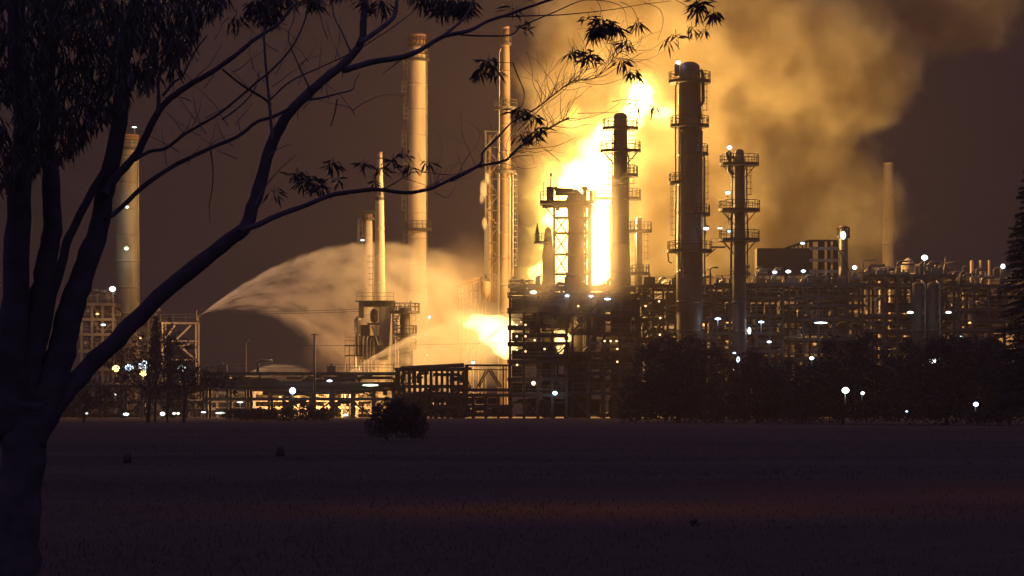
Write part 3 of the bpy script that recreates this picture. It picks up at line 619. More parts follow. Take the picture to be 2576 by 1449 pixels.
# ---- heater with ducts under the thin stack
def heater():
    Y = 438; u = U(Y); root = thing('furnace_heater', (X(935, Y), Y, 0), 'boxy furnace with pipe headers and ducts at the foot of the thin pale stack', 'furnace')
    def bx(nm, x0, x1, y0, y1, d=3.0, m=STEEL, dy=0):
        b = MB(); c = P((x0 + x1) / 2, (y0 + y1) / 2, Y + dy); b.box(tuple(c), ((x1 - x0) * u, d, (y1 - y0) * u)); return b.build(nm, m, root)
    bx('duct', 905, 995, 757, 772, 2.4, CLAD); bx('duct', 903, 915, 757, 800, 2.0, CLAD); bx('convection_box', 908, 930, 818, 845, 3, SHELL); bx('firebox', 905, 975, 845, 905, 4, SHELL, 1)
    b = MB(); b.lathe(tuple(P(941, 812, Y - 1)), [(.2, 0), (9 * u, .3), (10 * u, 20 * u), (9 * u, 30 * u), (3 * u, 35 * u)], 20); b.build('drum', DARK, root)
    bx('platform_deck', 925, 965, 813, 817, 3); bx('platform_deck', 895, 990, 757, 759, 3, DARK, -.6)
    b = MB(); railing(b, [P(897, 756, Y - 2.2), P(990, 756, Y - 2.2)], 1.2, 1.2); b.build('railing', GALV, root)
    for i in range(9):
        xx = 955 + i * 3.6; b = MB(); b.tube([P(xx, 772, Y - 1.6), P(xx - i * 0.9, 885, Y - 1.6), P(xx - i * 1.1 - 2, 905, Y - 1.6)], .1, 6); b.build('header_pipe', PIPE, root)
    for xx, y0, y1, r in ((898, 800, 930, .28), (905, 845, 930, .12), (912, 845, 940, .2), (922, 845, 940, .2), (931, 850, 940, .12), (940, 845, 930, .2), (989, 770, 935, .16)):
        b = MB(); b.tube([P(xx, y1, Y - 1.8), P(xx, y0 + 6, Y - 1.8), P(xx + 4, y0, Y - 1.8)], r, 8); b.build('riser_pipe', PIPE, root)
    b = MB(); b.tube([P(905, 800, Y - 1.8), P(899, 805, Y - 1.8), P(899, 840, Y - 1.8)], .5, 10); b.build('elbow_duct', CLAD, root)
    b = MB(); b.bar(P(936, 820, Y - 2), P(952, 870, Y - 2), .2); b.build('brace', GALV, root)
    for y in (868, 893): bx('platform_deck', 868, 915, y, y + 3, 2.5, DARK, -1.5)
    for px in (868, 880, 892, 985):
        b = MB(); b.bar(P(px, 1045, Y - 2.4), P(px, 868, Y - 2.4), .14); b.build('post', GALV, root)
    b = MB(); railing(b, [P(868, 868, Y - 2.8), P(915, 868, Y - 2.8)], 1.2, 1.2); b.build('railing', GALV, root)
heater()
sc1, c = column('scrubber_column', 'squat dark column with ragged platforms right of the furnace', 1019, 436, [(775, 26), (838, 28), (842, 34), (880, 34), (884, 30), (1052, 32)], 0,
    [(782, 20, 24, 0), (838, 16, 10, 0), (872, 0, 12, 0)], SHELL, dome=False, pipes=[(-20, 790, 930, 4), (18, 840, 930, 4), (-26, 800, 930, 3)], cat='refinery column', ladders=[(1, 782, 870), (-1, 838, 930)])
rr = random.Random(4)
for i in range(7):
    b = MB(); px = 998 + i * 6; b.tube([P(px, 782, 436), P(px, 782 - rr.uniform(8, 26), 436)], .12, 6); b.build('vent_pipe', PIPE, sc1)
for i in range(9):
    b = MB(); py = 795 + i * 7; b.tube([P(990, py, 435), P(1006, py + rr.uniform(-2, 2), 435)], rr.choice((.1, .16)), 6); b.build('side_nozzle', PIPE, sc1)
# ---- process units on the right
G = 'open steel process structures'
unit('process_unit', 'dark many-storeyed process tower with small openings, right of the low flame', 1283, 1425, 735, 401, 11, [735, 775, 818, 860, 905, 950, 990], 4, 1, 60, vessels=6, fill=30, top_clutter=10, group=G)
unit('process_unit', 'dark process structure under the reactor and the domed column', 1440, 1600, 738, 402, 12, [738, 790, 835, 885, 935, 985], 4, 2, 60, vessels=6, fill=26, top_clutter=10, group=G)
unit('process_unit', 'dark flat-topped process structure between the domed and the tallest columns', 1606, 1790, 716, 412, 12, [716, 752, 800, 850, 900, 960], 5, 3, 70, vessels=6, fill=34, top_clutter=16, group=G)
unit('process_unit', 'dark process structure at the foot of the funnel-braced column', 1802, 1970, 712, 413, 12, [712, 745, 790, 835, 880, 940], 5, 4, 70, vessels=6, fill=26, top_clutter=22, group=G)
unit('process_unit', 'process structure with firelit pipes under the dark gallery', 1984, 2170, 712, 414, 12, [712, 742, 765, 800, 850, 900, 960], 5, 5, 80, vessels=5, fill=16, top_clutter=30, group=G)
unit('process_unit', 'process structure with a lamp mast on its roof and two tall pale drums', 2186, 2400, 690, 412, 12, [690, 712, 790, 828, 880, 940], 6, 6, 80, vessels=6, fill=9, top_clutter=26, group=G)
unit('process_unit', 'lower process structure at the right edge beside the conifer', 2412, 2640, 716, 410, 12, [716, 775, 825, 880, 940], 6, 7, 80, vessels=6, fill=9, top_clutter=22, group=G)
# firelit pipework behind them
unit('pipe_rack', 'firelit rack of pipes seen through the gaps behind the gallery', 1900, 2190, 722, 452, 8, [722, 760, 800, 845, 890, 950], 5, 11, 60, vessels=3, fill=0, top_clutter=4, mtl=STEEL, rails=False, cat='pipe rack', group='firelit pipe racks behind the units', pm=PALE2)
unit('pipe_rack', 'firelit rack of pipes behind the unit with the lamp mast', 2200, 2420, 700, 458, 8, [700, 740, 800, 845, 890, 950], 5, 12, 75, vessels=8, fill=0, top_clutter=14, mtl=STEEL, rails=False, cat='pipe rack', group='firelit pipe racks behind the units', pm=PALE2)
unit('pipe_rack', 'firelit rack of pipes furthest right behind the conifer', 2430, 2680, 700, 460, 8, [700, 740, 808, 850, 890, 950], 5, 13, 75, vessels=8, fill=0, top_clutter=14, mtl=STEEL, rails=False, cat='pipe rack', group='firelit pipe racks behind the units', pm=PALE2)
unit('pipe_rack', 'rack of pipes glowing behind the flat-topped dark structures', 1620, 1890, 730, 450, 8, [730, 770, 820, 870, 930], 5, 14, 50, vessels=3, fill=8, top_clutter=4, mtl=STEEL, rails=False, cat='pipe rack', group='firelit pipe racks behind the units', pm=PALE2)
# pale upright drums and lines lit from the fire, on the right
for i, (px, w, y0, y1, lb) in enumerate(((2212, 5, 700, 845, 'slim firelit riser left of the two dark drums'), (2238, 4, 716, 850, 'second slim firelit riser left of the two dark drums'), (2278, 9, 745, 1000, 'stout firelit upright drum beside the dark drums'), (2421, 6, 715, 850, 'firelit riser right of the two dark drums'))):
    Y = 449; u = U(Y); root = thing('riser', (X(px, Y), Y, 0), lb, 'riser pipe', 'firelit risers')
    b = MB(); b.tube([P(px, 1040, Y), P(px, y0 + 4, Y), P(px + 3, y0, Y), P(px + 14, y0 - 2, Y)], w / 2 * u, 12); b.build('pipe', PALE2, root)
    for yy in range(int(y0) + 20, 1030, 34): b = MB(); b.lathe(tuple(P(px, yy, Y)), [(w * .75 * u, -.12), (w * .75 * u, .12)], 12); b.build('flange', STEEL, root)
for i, (px, lb) in enumerate(((2308, 'left one of two dark upright drums under the lamp mast'), (2345, 'right one of two dark upright drums under the lamp mast'))):
    Y = 409; u = U(Y); root = thing('upright_drum', (X(px, Y), Y, 0), lb, 'drum', 'two upright drums')
    b = MB(); b.lathe((X(px, Y), Y, 0), [(13 * u, 0), (13 * u, Z(716, Y)), (12 * u, Z(712, Y)), (4 * u, Z(710, Y))], 24); b.build('shell', DARK, root)
    b = MB(); ring_deck(b, (X(px, Y), Y), 13 * u, 19 * u, Z(828, Y), .25); b.build('platform_deck', DARK, root)
    b = MB(); b.tube([P(px + 10, 706, Y), P(px + 19, 716, Y - .4), P(px + 19, 900, Y - .4)], .16, 8); b.build('pipe', PIPE, root)
# dark sheeted gallery
def gallery():
    Y = 418; u = U(Y); root = thing('conveyor_gallery', (X(1990, Y), Y, 0), 'dark sheeted gallery with an open lattice end, left of the small lamplit stack', 'gallery')
    b = MB(); c = P(1968, 660, Y + 2); b.box(tuple(c), (134 * u, 4, 68 * u)); b.build('sheeted_wall', DARK, root)
    b = MB(); b.add([tuple(P(1975, 622, Y)), tuple(P(2035, 603, Y)), tuple(P(2106, 603, Y)), tuple(P(2106, 608, Y)), tuple(P(2035, 609, Y)), tuple(P(1975, 628, Y)),
                     tuple(P(1975, 622, Y + 5)), tuple(P(2035, 603, Y + 5)), tuple(P(2106, 603, Y + 5)), tuple(P(2106, 608, Y + 5)), tuple(P(2035, 609, Y + 5)), tuple(P(1975, 628, Y + 5))],
                    [(5,4,3,2,1,0),(6,7,8,9,10,11),(0,1,7,6),(1,2,8,7),(2,3,9,8),(3,4,10,9),(4,5,11,10),(5,0,6,11)]); b.build('sloping_roof', DARK, root)
    for px in range(1978, 2040, 10):
        b = MB(); b.bar(P(px, 625 - (px - 1975) * .25, Y), P(px, 628, Y), .12); b.build('stanchion', DARK, root)
    for px, d in ((2040, 0), (2062, 0), (2085, 0), (2100, 0), (2040, 5), (2070, 5), (2104, 5)):
        b = MB(); b.box(tuple(P(px, 660, Y + d)), (.5, .4, 112 * u)); b.build('post', DARK, root)
    for py in (625, 655, 683):
        for yy in (Y + 5.3, Y - .4): b = MB(); b.box(tuple(P(2072, py, yy)), (72 * u, .3, .45)); b.build('cross_beam', PALE2, root)
    b = MB(); b.box(tuple(P(2093, 642, Y + 7)), (16 * u, 1.5, 52 * u)); b.build('firelit_duct', PALE2, root); b = MB(); b.box(tuple(P(2052, 640, Y + 7)), (18 * u, 1.5, 40 * u)); b.build('firelit_duct', PALE2, root)
    b = MB(); b.bar(P(2107, 620, Y), P(2140, 690, Y), .1); b.build('stay_rod', DARK, root)
gallery()
# equipment on the top of the right unit
for (x0, x1, yt, lb) in ((2440, 2450, 655, 'leftmost of three firelit vents above the right-hand unit'), (2463, 2471, 655, 'middle one of three firelit vents above the right-hand unit'), (2485, 2492, 655, 'rightmost of three firelit vents above the right-hand unit')):
    Y = 440; b = MB(); u = U(Y); b.lathe(tuple(P((x0 + x1) / 2, 720, Y)), [((x1 - x0) / 2 * u, 0), ((x1 - x0) / 2 * u, (720 - yt - 6) * u), (.25, (720 - yt) * u)], 12)
    tag(b.build('vent', PALE2), lb, 'vent', 'three vents')
Y = 436; root = thing('condenser', tuple(P(2285, 680, Y)), 'domed pale equipment left of the lamp mast on the roof', 'condenser')
b = MB(); b.lathe(tuple(P(2285, 688, Y)), [(1.1, 0), (1.2, 1), (.7, 2), (.1, 2.4)], 14); b.build('dome', PALE2, root)
b = MB(); b.tube([P(2175, 688, Y), P(2178, 680, Y), P(2190, 677, Y), P(2275, 672, Y), P(2300, 668, Y)], .16, 8); b.build('pipe', PIPE, root)
Y = 424; root = thing('storage_hopper', (X(2530, Y), Y, 0), 'firelit pale hopper with sloping sides at the right edge', 'hopper')
b = MB(); b.add([tuple(P(2500, 838, 436)), tuple(P(2555, 838, 436)), tuple(P(2555, 875, 436)), tuple(P(2540, 888, 436)), tuple(P(2500, 838, 440)), tuple(P(2555, 838, 440)), tuple(P(2555, 875, 440)), tuple(P(2540, 888, 440))],
    [(3,2,1,0),(4,5,6,7),(0,1,5,4),(1,2,6,5),(2,3,7,6),(3,0,4,7)]); b.build('hopper_body', PALE2, root)
for px in (2504, 2550): b = MB(); b.bar(P(px, 1040, 438), P(px, 850, 438), .3); b.build('leg', STEEL, root)
# ---- things left of the low flame
unit('pipe_bridge', 'dark slatted pipe bridge left of the cross-braced truss', 1000, 1166, 925, 402, 6, [925, 968], 12, 21, 26, vessels=0, fill=2, top_clutter=0, braces=0, cat='pipe bridge', rails=False, pw=0.26)
Y = 401; b = MB(); u = U(Y); b.tube([P(997, 962, Y), P(999, 935, Y), P(1010, 926, Y), P(1168, 918, Y)], 5 * u, 10); tag(b.build('insulated_line', DARK), 'fat dark insulated line sweeping over the slatted bridge', 'pipeline')
def truss():
    Y = 403; u = U(Y); root = thing('truss_bridge', (X(1225, Y), Y, 0), 'open truss with a wide inverted V brace beside the dark process tower', 'truss')
    b = MB(); b.box(tuple(P(1225, 919, Y)), (112 * u, 1.2, 5 * u)); b.build('top_chord', DARK, root)
    b = MB(); b.box(tuple(P(1225, 930, Y)), (104 * u, .5, 2.5 * u)); b.build('upper_rail', DARK, root)
    b = MB(); b.box(tuple(P(1225, 981, Y)), (112 * u, 1.4, 8 * u)); b.build('bottom_chord', DARK, root)
    for a, c in (((1205, 974), (1228, 932)), ((1200, 974), (1222, 932)), ((1236, 932), (1262, 974)), ((1230, 932), (1256, 974)), ((1178, 960), (1184, 976))):
        b = MB(); b.bar(P(*a, Y), P(*c, Y), .14); b.build('diagonal', DARK, root)
    for px, w in ((1174, 8), (1266, 4), (1273, 3), (1280, 4)):
        b = MB(); b.box(tuple(P(px, 985, Y)), (w * u, .6, 130 * u)); b.build('post', DARK, root)
truss()
unit('pipe_rack', 'dark tangle of low pipes under the truss and slatted bridge', 1000, 1285, 990, 400, 8, [990, 1018], 9, 22, 80, vessels=4, fill=22, top_clutter=0, cat='pipe rack', rails=False)
# long rack on the left
unit('pipe_rack', 'long low pipe rack with a walkway between the trees and the slatted bridge', 520, 990, 963, 404, 5, [936, 968, 1000], 9, 23, 36, vessels=0, fill=0, top_clutter=3, cat='pipe rack', braces=7)
unit('pipe_rack', 'long low pipe rack behind the wispy trees at left', 150, 512, 968, 406, 5, [968, 1008], 7, 24, 30, vessels=2, fill=3, top_clutter=6, cat='pipe rack')
for i, (y, r, lb) in enumerate(((966, 8, 'fat dark pipeline running the length of the left racks'), (978, 3.5, 'thinner dark pipeline just under the fat one on the left racks'))):
    Y = 402.5; b = MB(); u = U(Y); b.tube([P(560, y, Y), P(780, y + 1, Y), P(1000, y + 2, Y)], r * u * .9, 12); tag(b.build('pipeline', DARK), lb, 'pipeline')
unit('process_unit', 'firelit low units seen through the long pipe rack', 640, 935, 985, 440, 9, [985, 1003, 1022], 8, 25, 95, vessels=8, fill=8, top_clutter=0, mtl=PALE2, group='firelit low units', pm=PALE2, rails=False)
unit('process_unit', 'lamplit low units behind the wispy trees', 400, 620, 985, 440, 9, [985, 1005, 1025], 6, 26, 55, vessels=5, fill=4, top_clutter=3, mtl=STEEL, group='firelit low units', rails=False)
unit('process_unit', 'tall ragged process unit at the foot of the far-left stack', 205, 285, 762, 446, 9, [762, 800, 838, 880, 925], 3, 27, 40, vessels=4, fill=1, top_clutter=12, mtl=STEEL, group='firelit low units')
unit('process_unit', 'narrow process unit between the far-left stack and the monitor trestle', 350, 398, 800, 448, 7, [800, 850, 900, 950], 2, 28, 24, vessels=2, fill=1, top_clutter=5, mtl=STEEL, group='firelit low units')
Y = 450; u = U(Y); root = thing('low_building', (X(790, Y), Y, 0), 'long pale low building lit orange behind the long pipe rack', 'building')
b = MB(); b.box(((X(640, Y) + X(935, Y)) / 2, Y + 2, Z(992, Y) / 2), (295 * u, 4, Z(992, Y))); b.build('wall', PALE, root)
b = MB(); b.box(((X(640, Y) + X(935, Y)) / 2, Y + 2, Z(992, Y) + .15), (300 * u, 4.6, .25)); b.build('roof', STEEL, root)
for px in range(655, 930, 24):
    b = MB(); b.box(tuple(P(px, 1020, Y - .06)), (1.0, .1, 1.3)); b.build('window', DARK, root)
def trestle():
    Y = 444; u = U(Y); root = thing('monitor_trestle', (X(455, Y), Y, 0), 'orange-lit steel trestle with a top deck that carries the fire monitor', 'trestle')
    for px in (409, 493):
        for yy in (Y, Y + 4):
            b = MB(); b.box((X(px, Y), yy, Z(812, Y) / 2), (.26, .26, Z(812, Y))); b.build('post', PALE2, root)
    for py, h in ((813, 4), (858, 3), (905, 3)):
        for yy in (Y - .3, Y + 4.3): b = MB(); b.box(tuple(P(452, py, yy)), (96 * u, .3, h * u)); b.build('cross_beam', PALE2, root)
    b = MB(); b.box(tuple(P(452, 809.5, Y + 2)), (98 * u, 4.6, .16)); d = b.build('deck', STEEL, root)
    b = MB(); railing(b, [P(404, 808, Y - .2), P(499, 808, Y - .2), P(499, 808, Y + 4.2)], 1.1); b.build('railing', GALV, d)
    for a, c in (((445, 853), (480, 818)), ((452, 872), (486, 862)), ((450, 868), (486, 900)), ((414, 856), (440, 818))):
        b = MB(); b.bar(P(*a, Y - .2), P(*c, Y - .2), .2); b.build('brace', PALE2, root)
    m = thing('fire_monitor', tuple(P(498, 808, Y)), 'water monitor nozzle at the trestle corner throwing the huge arc', 'fire monitor')
    b = MB(); b.tube([P(498, 808, Y), P(498, 797, Y), P(499, 795, Y)], .16, 8); b.build('stand', PALE2, m)
    b = MB(); b.tube([P(498, 798, Y), P(502, 794, Y), P(506, 790, Y)], [.17, .14, .1], 8); b.build('nozzle', REDP, m)
    b = MB(); b.tube([P(495, 808, Y + 1), P(495, 780, Y + 1)], .1, 6); tag(b.build('vent_mast', PALE2), 'slim upright mast beside the fire monitor on the trestle', 'mast')
trestle()
# pinkish sloped structure behind the low flame
def trestle2():
    Y = 447; u = U(Y); root = thing('sloped_trestle', (X(1182, Y), Y, 0), 'small firelit trestle with a sloping roof left of the derrick', 'trestle')
    b = MB(); b.tube([P(1148, 718, Y), P(1216, 698, Y)], .35, 4, True, False); b.build('sloping_roof', RUSTY, root)
    for px in (1155, 1162, 1172, 1182, 1190, 1203, 1212):
        b = MB(); b.bar(P(px, 1040, Y), P(px, 716 - (px - 1148) * .29, Y), .16); b.build('post', RUSTY, root)
    for py in (735, 752, 775): b = MB(); b.bar(P(1150, py, Y - .3), P(1205, py - 4, Y - .3), .14); b.build('cross_beam', RUSTY, root)
    b = MB(); b.lathe(tuple(P(1222, 752, Y - 1)), [(.2, 0), (.8, 1.2), (.8, 2.6), (.75, 2.7)], 14); b.build('hopper', RUSTY, root)
trestle2()
# roof-level walkway and pipe bundle above the dark tower
Y = 405; u = U(Y); root = thing('pipe_gantry', (X(1400, Y), Y, Z(735, Y)), 'railing-lined gantry with bundled pipes on top of the dark process tower', 'gantry')
for i, (y, r, x0, x1) in enumerate(((722, .22, 1278, 1600), (728, .3, 1282, 1600), (716, .12, 1278, 1420), (707, .2, 1280, 1330))):
    b = MB(); b.tube([P(x0, y, Y + i * .7), P(x1, y, Y + i * .7)], r, 8); b.build('pipe', PIPE, root)
b = MB(); railing(b, [P(1280, 733, Y - .6), P(1600, 733, Y - .6)], 1.3, 1.6); b.build('railing', GALV, root)
rr = random.Random(8)
for i in range(34):
    px = rr.uniform(1284, 1600); b = MB(); h = rr.uniform(8, 38 if px < 1370 else 24); b.tube([P(px, 732, Y + rr.uniform(0, 4)), P(px, 732 - h, Y + 2)], rr.choice((.1, .16, .25)), 6)
    if rr.random() < .4: b.tube([P(px, 732 - h, Y + 2), P(px + rr.uniform(5, 18), 732 - h, Y + 2)], .1, 6)
    b.build('vent_pipe', STEEL, root)
# ---- poles and wires
def pole(name, px, py, Y, w, label, cat, arm=0):
    root = thing(name, (X(px, Y), Y, 0), label, cat); b = MB(); b.tube([(X(px, Y), Y, 0), P(px, py, Y)], [w * 1.3, w], 8); b.build('pole', STEEL, root)
    if arm: b = MB(); b.bar(P(px - arm, py + 3, Y), P(px + arm, py + 3, Y), .1); b.build('crossarm', STEEL, root)
    return root
pole('power_pole', 791, 839, 398, .16, 'thin power pole with a crossarm in front of the water arc', 'power pole', 9)
r1 = pole('lamp_post', 618, 856, 415, .12, 'unlit lamp post left of the power pole', 'lamp post')
b = MB(); b.box(tuple(P(618, 857, 415)), (.9, .4, .25)); b.build('lamp_head', GALV, r1)
for i, (y0, y1, Y, lb) in enumerate(((779, 777, 430, 'upper wire crossing the water arc'), (784, 783, 430, 'second wire just below the upper one'), (866, 862, 425, 'lower wire crossing behind the furnace'))):
    b = MB(); pts = []
    for k in range(21):
        t = k / 20; pts.append(P(500 + 800 * t if i == 2 else 500 + 410 * t, y0 + (y1 - y0) * t + 5 * math.sin(PI * t), Y))
    b.tube(pts, .035, 4, True, False); tag(b.build('wire', DARK), lb, 'wire', 'overhead wires')

# ------------------------------------------------------------------ lamps
LAMPW = 0.16
WH = (0.80, 0.93, 1.0); BL = (0.55, 0.75, 1.0); YE = (1.0, 0.85, 0.25); GR = (0.80, 1.0, 0.70); WA = (1.0, 0.62, 0.30)
def lamp(px, py, Y, rpx, col, label, s=9, post=0, flat=1.0, watts=0, group='white work lamps'):
    u = U(Y); root = thing('work_lamp', tuple(P(px, py, Y)), label, 'lamp', group); c = P(px, py, Y); r = rpx * u * 1.25; s = max(1.6, s * .4)
    b = MB(); b.lathe((c[0], c[1], c[2] - r * .75 * flat), [(r * .35, 0), (r * .85 / flat ** .5, r * .35 * flat), (r / flat ** .5, r * .75 * flat), (r * .8 / flat ** .5, r * 1.2 * flat), (r * .3, r * 1.5 * flat)], 12)
    b.build('bulb', glow('lamp_glow_%.2f_%.2f_%d' % (col[0], col[2], int(s * 10)), col, s, False), root)
    b = MB(); b.lathe((c[0], c[1] + .05, c[2] + r * .78 * flat), [(r * .5, 0), (r * .45, .12)], 10); b.build('lamp_hood', DARK, root)
    if post:
        b = MB(); b.tube([(c[0], c[1] + .25, c[2] - post * u), (c[0], c[1] + .25, c[2] + r)], .07, 6); b.build('post', GALV, root)
    if watts:
        d = bpy.data.lights.new('lamp_light', 'POINT'); d.energy = watts * LAMPW; d.color = col; d.shadow_soft_size = max(.15, r)
        o = bpy.data.objects.new('lamp_light', d); o.location = (0, -r - .25, -r * .4); o.parent = root; sc.collection.objects.link(o)
L = lamp
L(338, 320, 455, 3.4, GR, 'greenish lamp above the top of the far-left stack', 9, 25, .45)
L(320, 521, 454, 4, GR, 'faint green lamp on the upper part of the far-left stack', 2, 0, 1, 900)
L(318, 625, 454, 5, GR, 'larger faint green lamp lower on the far-left stack', 2, 0, 1, 1600)
L(283, 727, 428, 6.5, WH, 'bright white lamp just left of the far-left stack', 14, 20, 1, 900)
L(260, 817, 428, 4, WH, 'white lamp on the ragged unit below the far-left stack', 8, 0, .6, 500)
L(292, 927, 425, 8, YE, 'yellow lamp leftmost in the row behind the wispy trees', 10, 40, 1, 700)
L(325, 925, 425, 9, BL, 'bluish lamp between the yellow lamp and the brightest one in the trees', 10, 40, 1, 900)
L(362, 920, 425, 13, WH, 'biggest, brightest white lamp behind the wispy trees', 12, 40, 1, 1800)
L(359, 938, 424, 9, YE, 'yellow lamp just under the biggest white lamp', 9, 40, 1, 500)
L(457, 927, 425, 8, WH, 'white lamp at the foot of the monitor trestle', 9, 30, 1, 900)
L(288, 993, 418, 3, WH, 'small white lamp low behind the leaning trunk', 7, 25, .8)
L(388, 992, 418, 3.5, WH, 'small white lamp low under the brightest lamps', 7, 25)
L(218, 1040, 402, 2.5, WH, 'tiny lamp near the ground beside the leaning trunk', 6, 6, .8)
L(317, 1042, 402, 5, WH, 'white ground-level lamp left of the row at the fence line', 9, 6, .7, 300)
L(373, 1042, 402, 3, WH, 'small lamp at ground level second in the row', 9, 6)
L(409, 1041, 402, 5, WH, 'white lamp with a warm tint, third in the ground-level row', 9, 8, 1, 300)
L(438, 1040, 402, 3.2, WH, 'fourth lamp of the ground-level row', 8, 6, .9)
L(448, 1040, 402, 3.2, GR, 'fifth, greenish lamp of the ground-level row', 8, 6, .9)
L(512, 1037, 402, 3.5, WH, 'flat lamp before the lamplit low units', 8, 8, .5)
L(556, 1039, 402, 7, GR, 'long greenish lamp at the right end of the ground-level row', 6, 8, .35, 500)
L(604, 1012, 410, 4, WH, 'flat white lamp under the left end of the long pipe rack', 7, 20, .4, 200)
L(736, 983, 400, 7, BL, 'blue-white starry lamp in front of the long pipe rack', 14, 30, 1.2, 900)
L(829, 958, 401, 4.5, WH, 'small flat lamp on top of the fat pipeline', 9, 0, .6)
L(932, 969, 400, 9, GR, 'wide greenish lamp at the right end of the fat pipeline', 9, 0, .3, 500)
L(870, 1044, 402, 4, WH, 'white lamp at the ground left of the round bush', 9, 8, .7, 200)
L(1080, 798, 438, 2.6, BL, 'small bluish lamp in the mist right of the squat column', 9, 0, 1.7)
L(1190, 912, 402, 3.6, BL, 'small bluish lamp on the top chord of the truss', 9, 0, 1)
L(1075, 893, 435, 2, WA, 'tiny warm lamp in the mist under the bluish one', 8)
L(912, 604, 455, 3.4, WH, 'white lamp by the stubby rust-topped stack', 9, 0, .7)
L(1342, 735, 399.5, 6, WA, 'pinkish white lamp high on the dark process tower', 14, 0, .7, 500)
L(1342, 964, 399.5, 4.5, WA, 'warm starry lamp low on the dark process tower', 12, 0, 1.2, 200)
L(1396, 989, 399.5, 5, (.5, .85, 1), 'cyan-white lamp near the ground by the dark process tower', 13, 0, 1, 400)
L(1427, 744, 400, 4, BL, 'bluish lamp on the roof line left of the reactor', 9, 0, .7, 150)
L(1487, 745, 400.5, 4, BL, 'bluish lamp just right of the reactor shell', 9, 0, .7, 150)
L(1528, 752, 400.5, 5, BL, 'flat white lamp between the reactor and the domed column', 8, 0, .5, 150)
L(1706, 157, 405, 4.5, BL, 'lamp at the very top of the tallest dark column', 14, 0, 1, 100)
L(1835, 371, 405, 5, BL, 'lamp on a hooked post at the top of the funnel-braced column', 14, 18, .9, 100)
L(1831, 485, 405, 4.6, BL, 'lamp on the middle platform of the funnel-braced column', 14, 12, .9, 100)
L(1776, 575, 403, 5, BL, 'lamp on the right side of the tallest column above its walkway', 14, 14, .7, 100)
L(1811, 574, 404, 3.6, WH, 'flat lamp between the tallest and the funnel-braced columns', 9, 16, .5)
L(1834, 582, 405, 3.6, (.5, .9, 1), 'dim cyan lamp under the middle platform of the funnel-braced column', 4)
L(1806, 802, 405, 5, BL, 'white lamp left of the pale upright pipe, low on the dark units', 12, 30, .6, 700)
L(1915, 810, 409, 4.5, BL, 'white lamp right of the curved pale pipe, low on the dark units', 12, 30, .6, 700)
L(1885, 832, 409, 5, WH, 'tall glowing lamp shining along a curved pipe', 6, 0, 1.8, 600)
L(1857, 905, 405, 4.5, WH, 'pale lamp right of the big round tree', 7, 0, 1.8, 300)
L(1848, 888, 404, 3.4, BL, 'small flat lamp just above the pale lamp by the round tree', 9, 0, .6)
L(1842, 929, 404, 3, WH, 'little round lamp at the right edge of the round tree', 9)
L(1949, 685, 412, 4.4, BL, 'leftmost lamp of three under the dark gallery', 11, 10, .8, 150)
L(1983, 683, 412, 5, (.6, .9, 1), 'middle lamp of three under the dark gallery', 11, 10, .8, 150)
L(2021, 682, 412, 4.4, BL, 'rightmost lamp of three under the dark gallery', 11, 10, .8, 150)
L(2019, 612, 416, 4, BL, 'lamp on the sloping roof of the dark gallery', 11, 0, .7)
L(2121, 592, 420, 7, WH, 'glowing lamp at the head of the small pale stack', 7, 0, 1.5, 500)
L(2150, 673, 412, 5, (.6, .95, 1), 'cyan-white lamp beside the small pale stack', 12, 14, 1, 200)
L(2065, 812, 410, 7.5, (.75, 1, 1), 'flat wide lamp amid the firelit pipes', 10, 0, .3, 500)
L(1935, 860, 410, 4, WH, 'small lamp low beside the curved pipes', 8, 0, .7, 150)
L(2326, 648, 408, 6.5, (.8, 1, .95), 'bright lamp on a mast over the roof of the right-hand unit', 14, 34, 1, 500)
L(2523, 670, 408, 5, (.7, .95, 1), 'lamp shining at the left edge of the conifer', 12, 20, 1.2, 200)
L(2290, 786, 405, 5, WH, 'flat lamp left of the two dark upright drums', 12, 0, .6, 700)
L(2386, 786, 405, 4.6, WH, 'flat lamp right of the two dark upright drums', 12, 0, .6, 700)
L(2042, 901, 330, 4.6, (.85, 1, 1), 'street lamp glowing over the dark trees, left of the large one', 11, 60, .9, 100)
L(2127, 982, 250, 7.5, (.85, 1, .9), 'largest starry lamp among the dark trees', 15, 40, 1, 250)
L(2170, 989, 250, 4, (.85, 1, .9), 'small lamp close right of the largest starry lamp', 10, 20)
L(2347, 907, 300, 8, (.85, 1, .85), 'bright greenish lamp high among the right-hand trees', 14, 60, .9, 250)
L(2364, 903, 301, 3, WH, 'tiny flat lamp touching the bright greenish one', 8, 0, .5)
L(2417, 848, 330, 3.4, BL, 'small lamp at the top edge of the right-hand trees', 9, 0, .9)
L(2455, 1017, 240, 5.5, BL, 'blue starry lamp low at the far right', 13, 20, 1, 150)
L(2281, 1035, 240, 2.4, BL, 'tiny bluish lamp near the ground between the starry lamps', 8, 6, .9)
OR_FILL = (1.0, 0.50, 0.16)  # added fill lamps that brighten the pipes and low units around them
L(2288, 765, 445, 3, OR_FILL, 'added orange lamp lighting the stout upright drum', 10, 0, .7, 12000, 'added orange fill lamps')
L(2226, 800, 444, 3, OR_FILL, 'added orange lamp between the two slim firelit risers', 8, 0, .7, 10000, 'added orange fill lamps')
L(2440, 812, 446, 3, OR_FILL, 'added orange lamp right of the dark drums on the lit pipes', 8, 0, .7, 10000, 'added orange fill lamps')
L(2528, 815, 432, 3, OR_FILL, 'added orange lamp above the pale hopper', 8, 0, .7, 10000, 'added orange fill lamps')
L(2100, 770, 442, 3, OR_FILL, 'added orange lamp on the pipes below the small pale stack', 8, 0, .7, 10000, 'added orange fill lamps')
L(1995, 830, 442, 3, OR_FILL, 'added orange lamp left of the flat wide lamp', 8, 0, .7, 6000, 'added orange fill lamps')
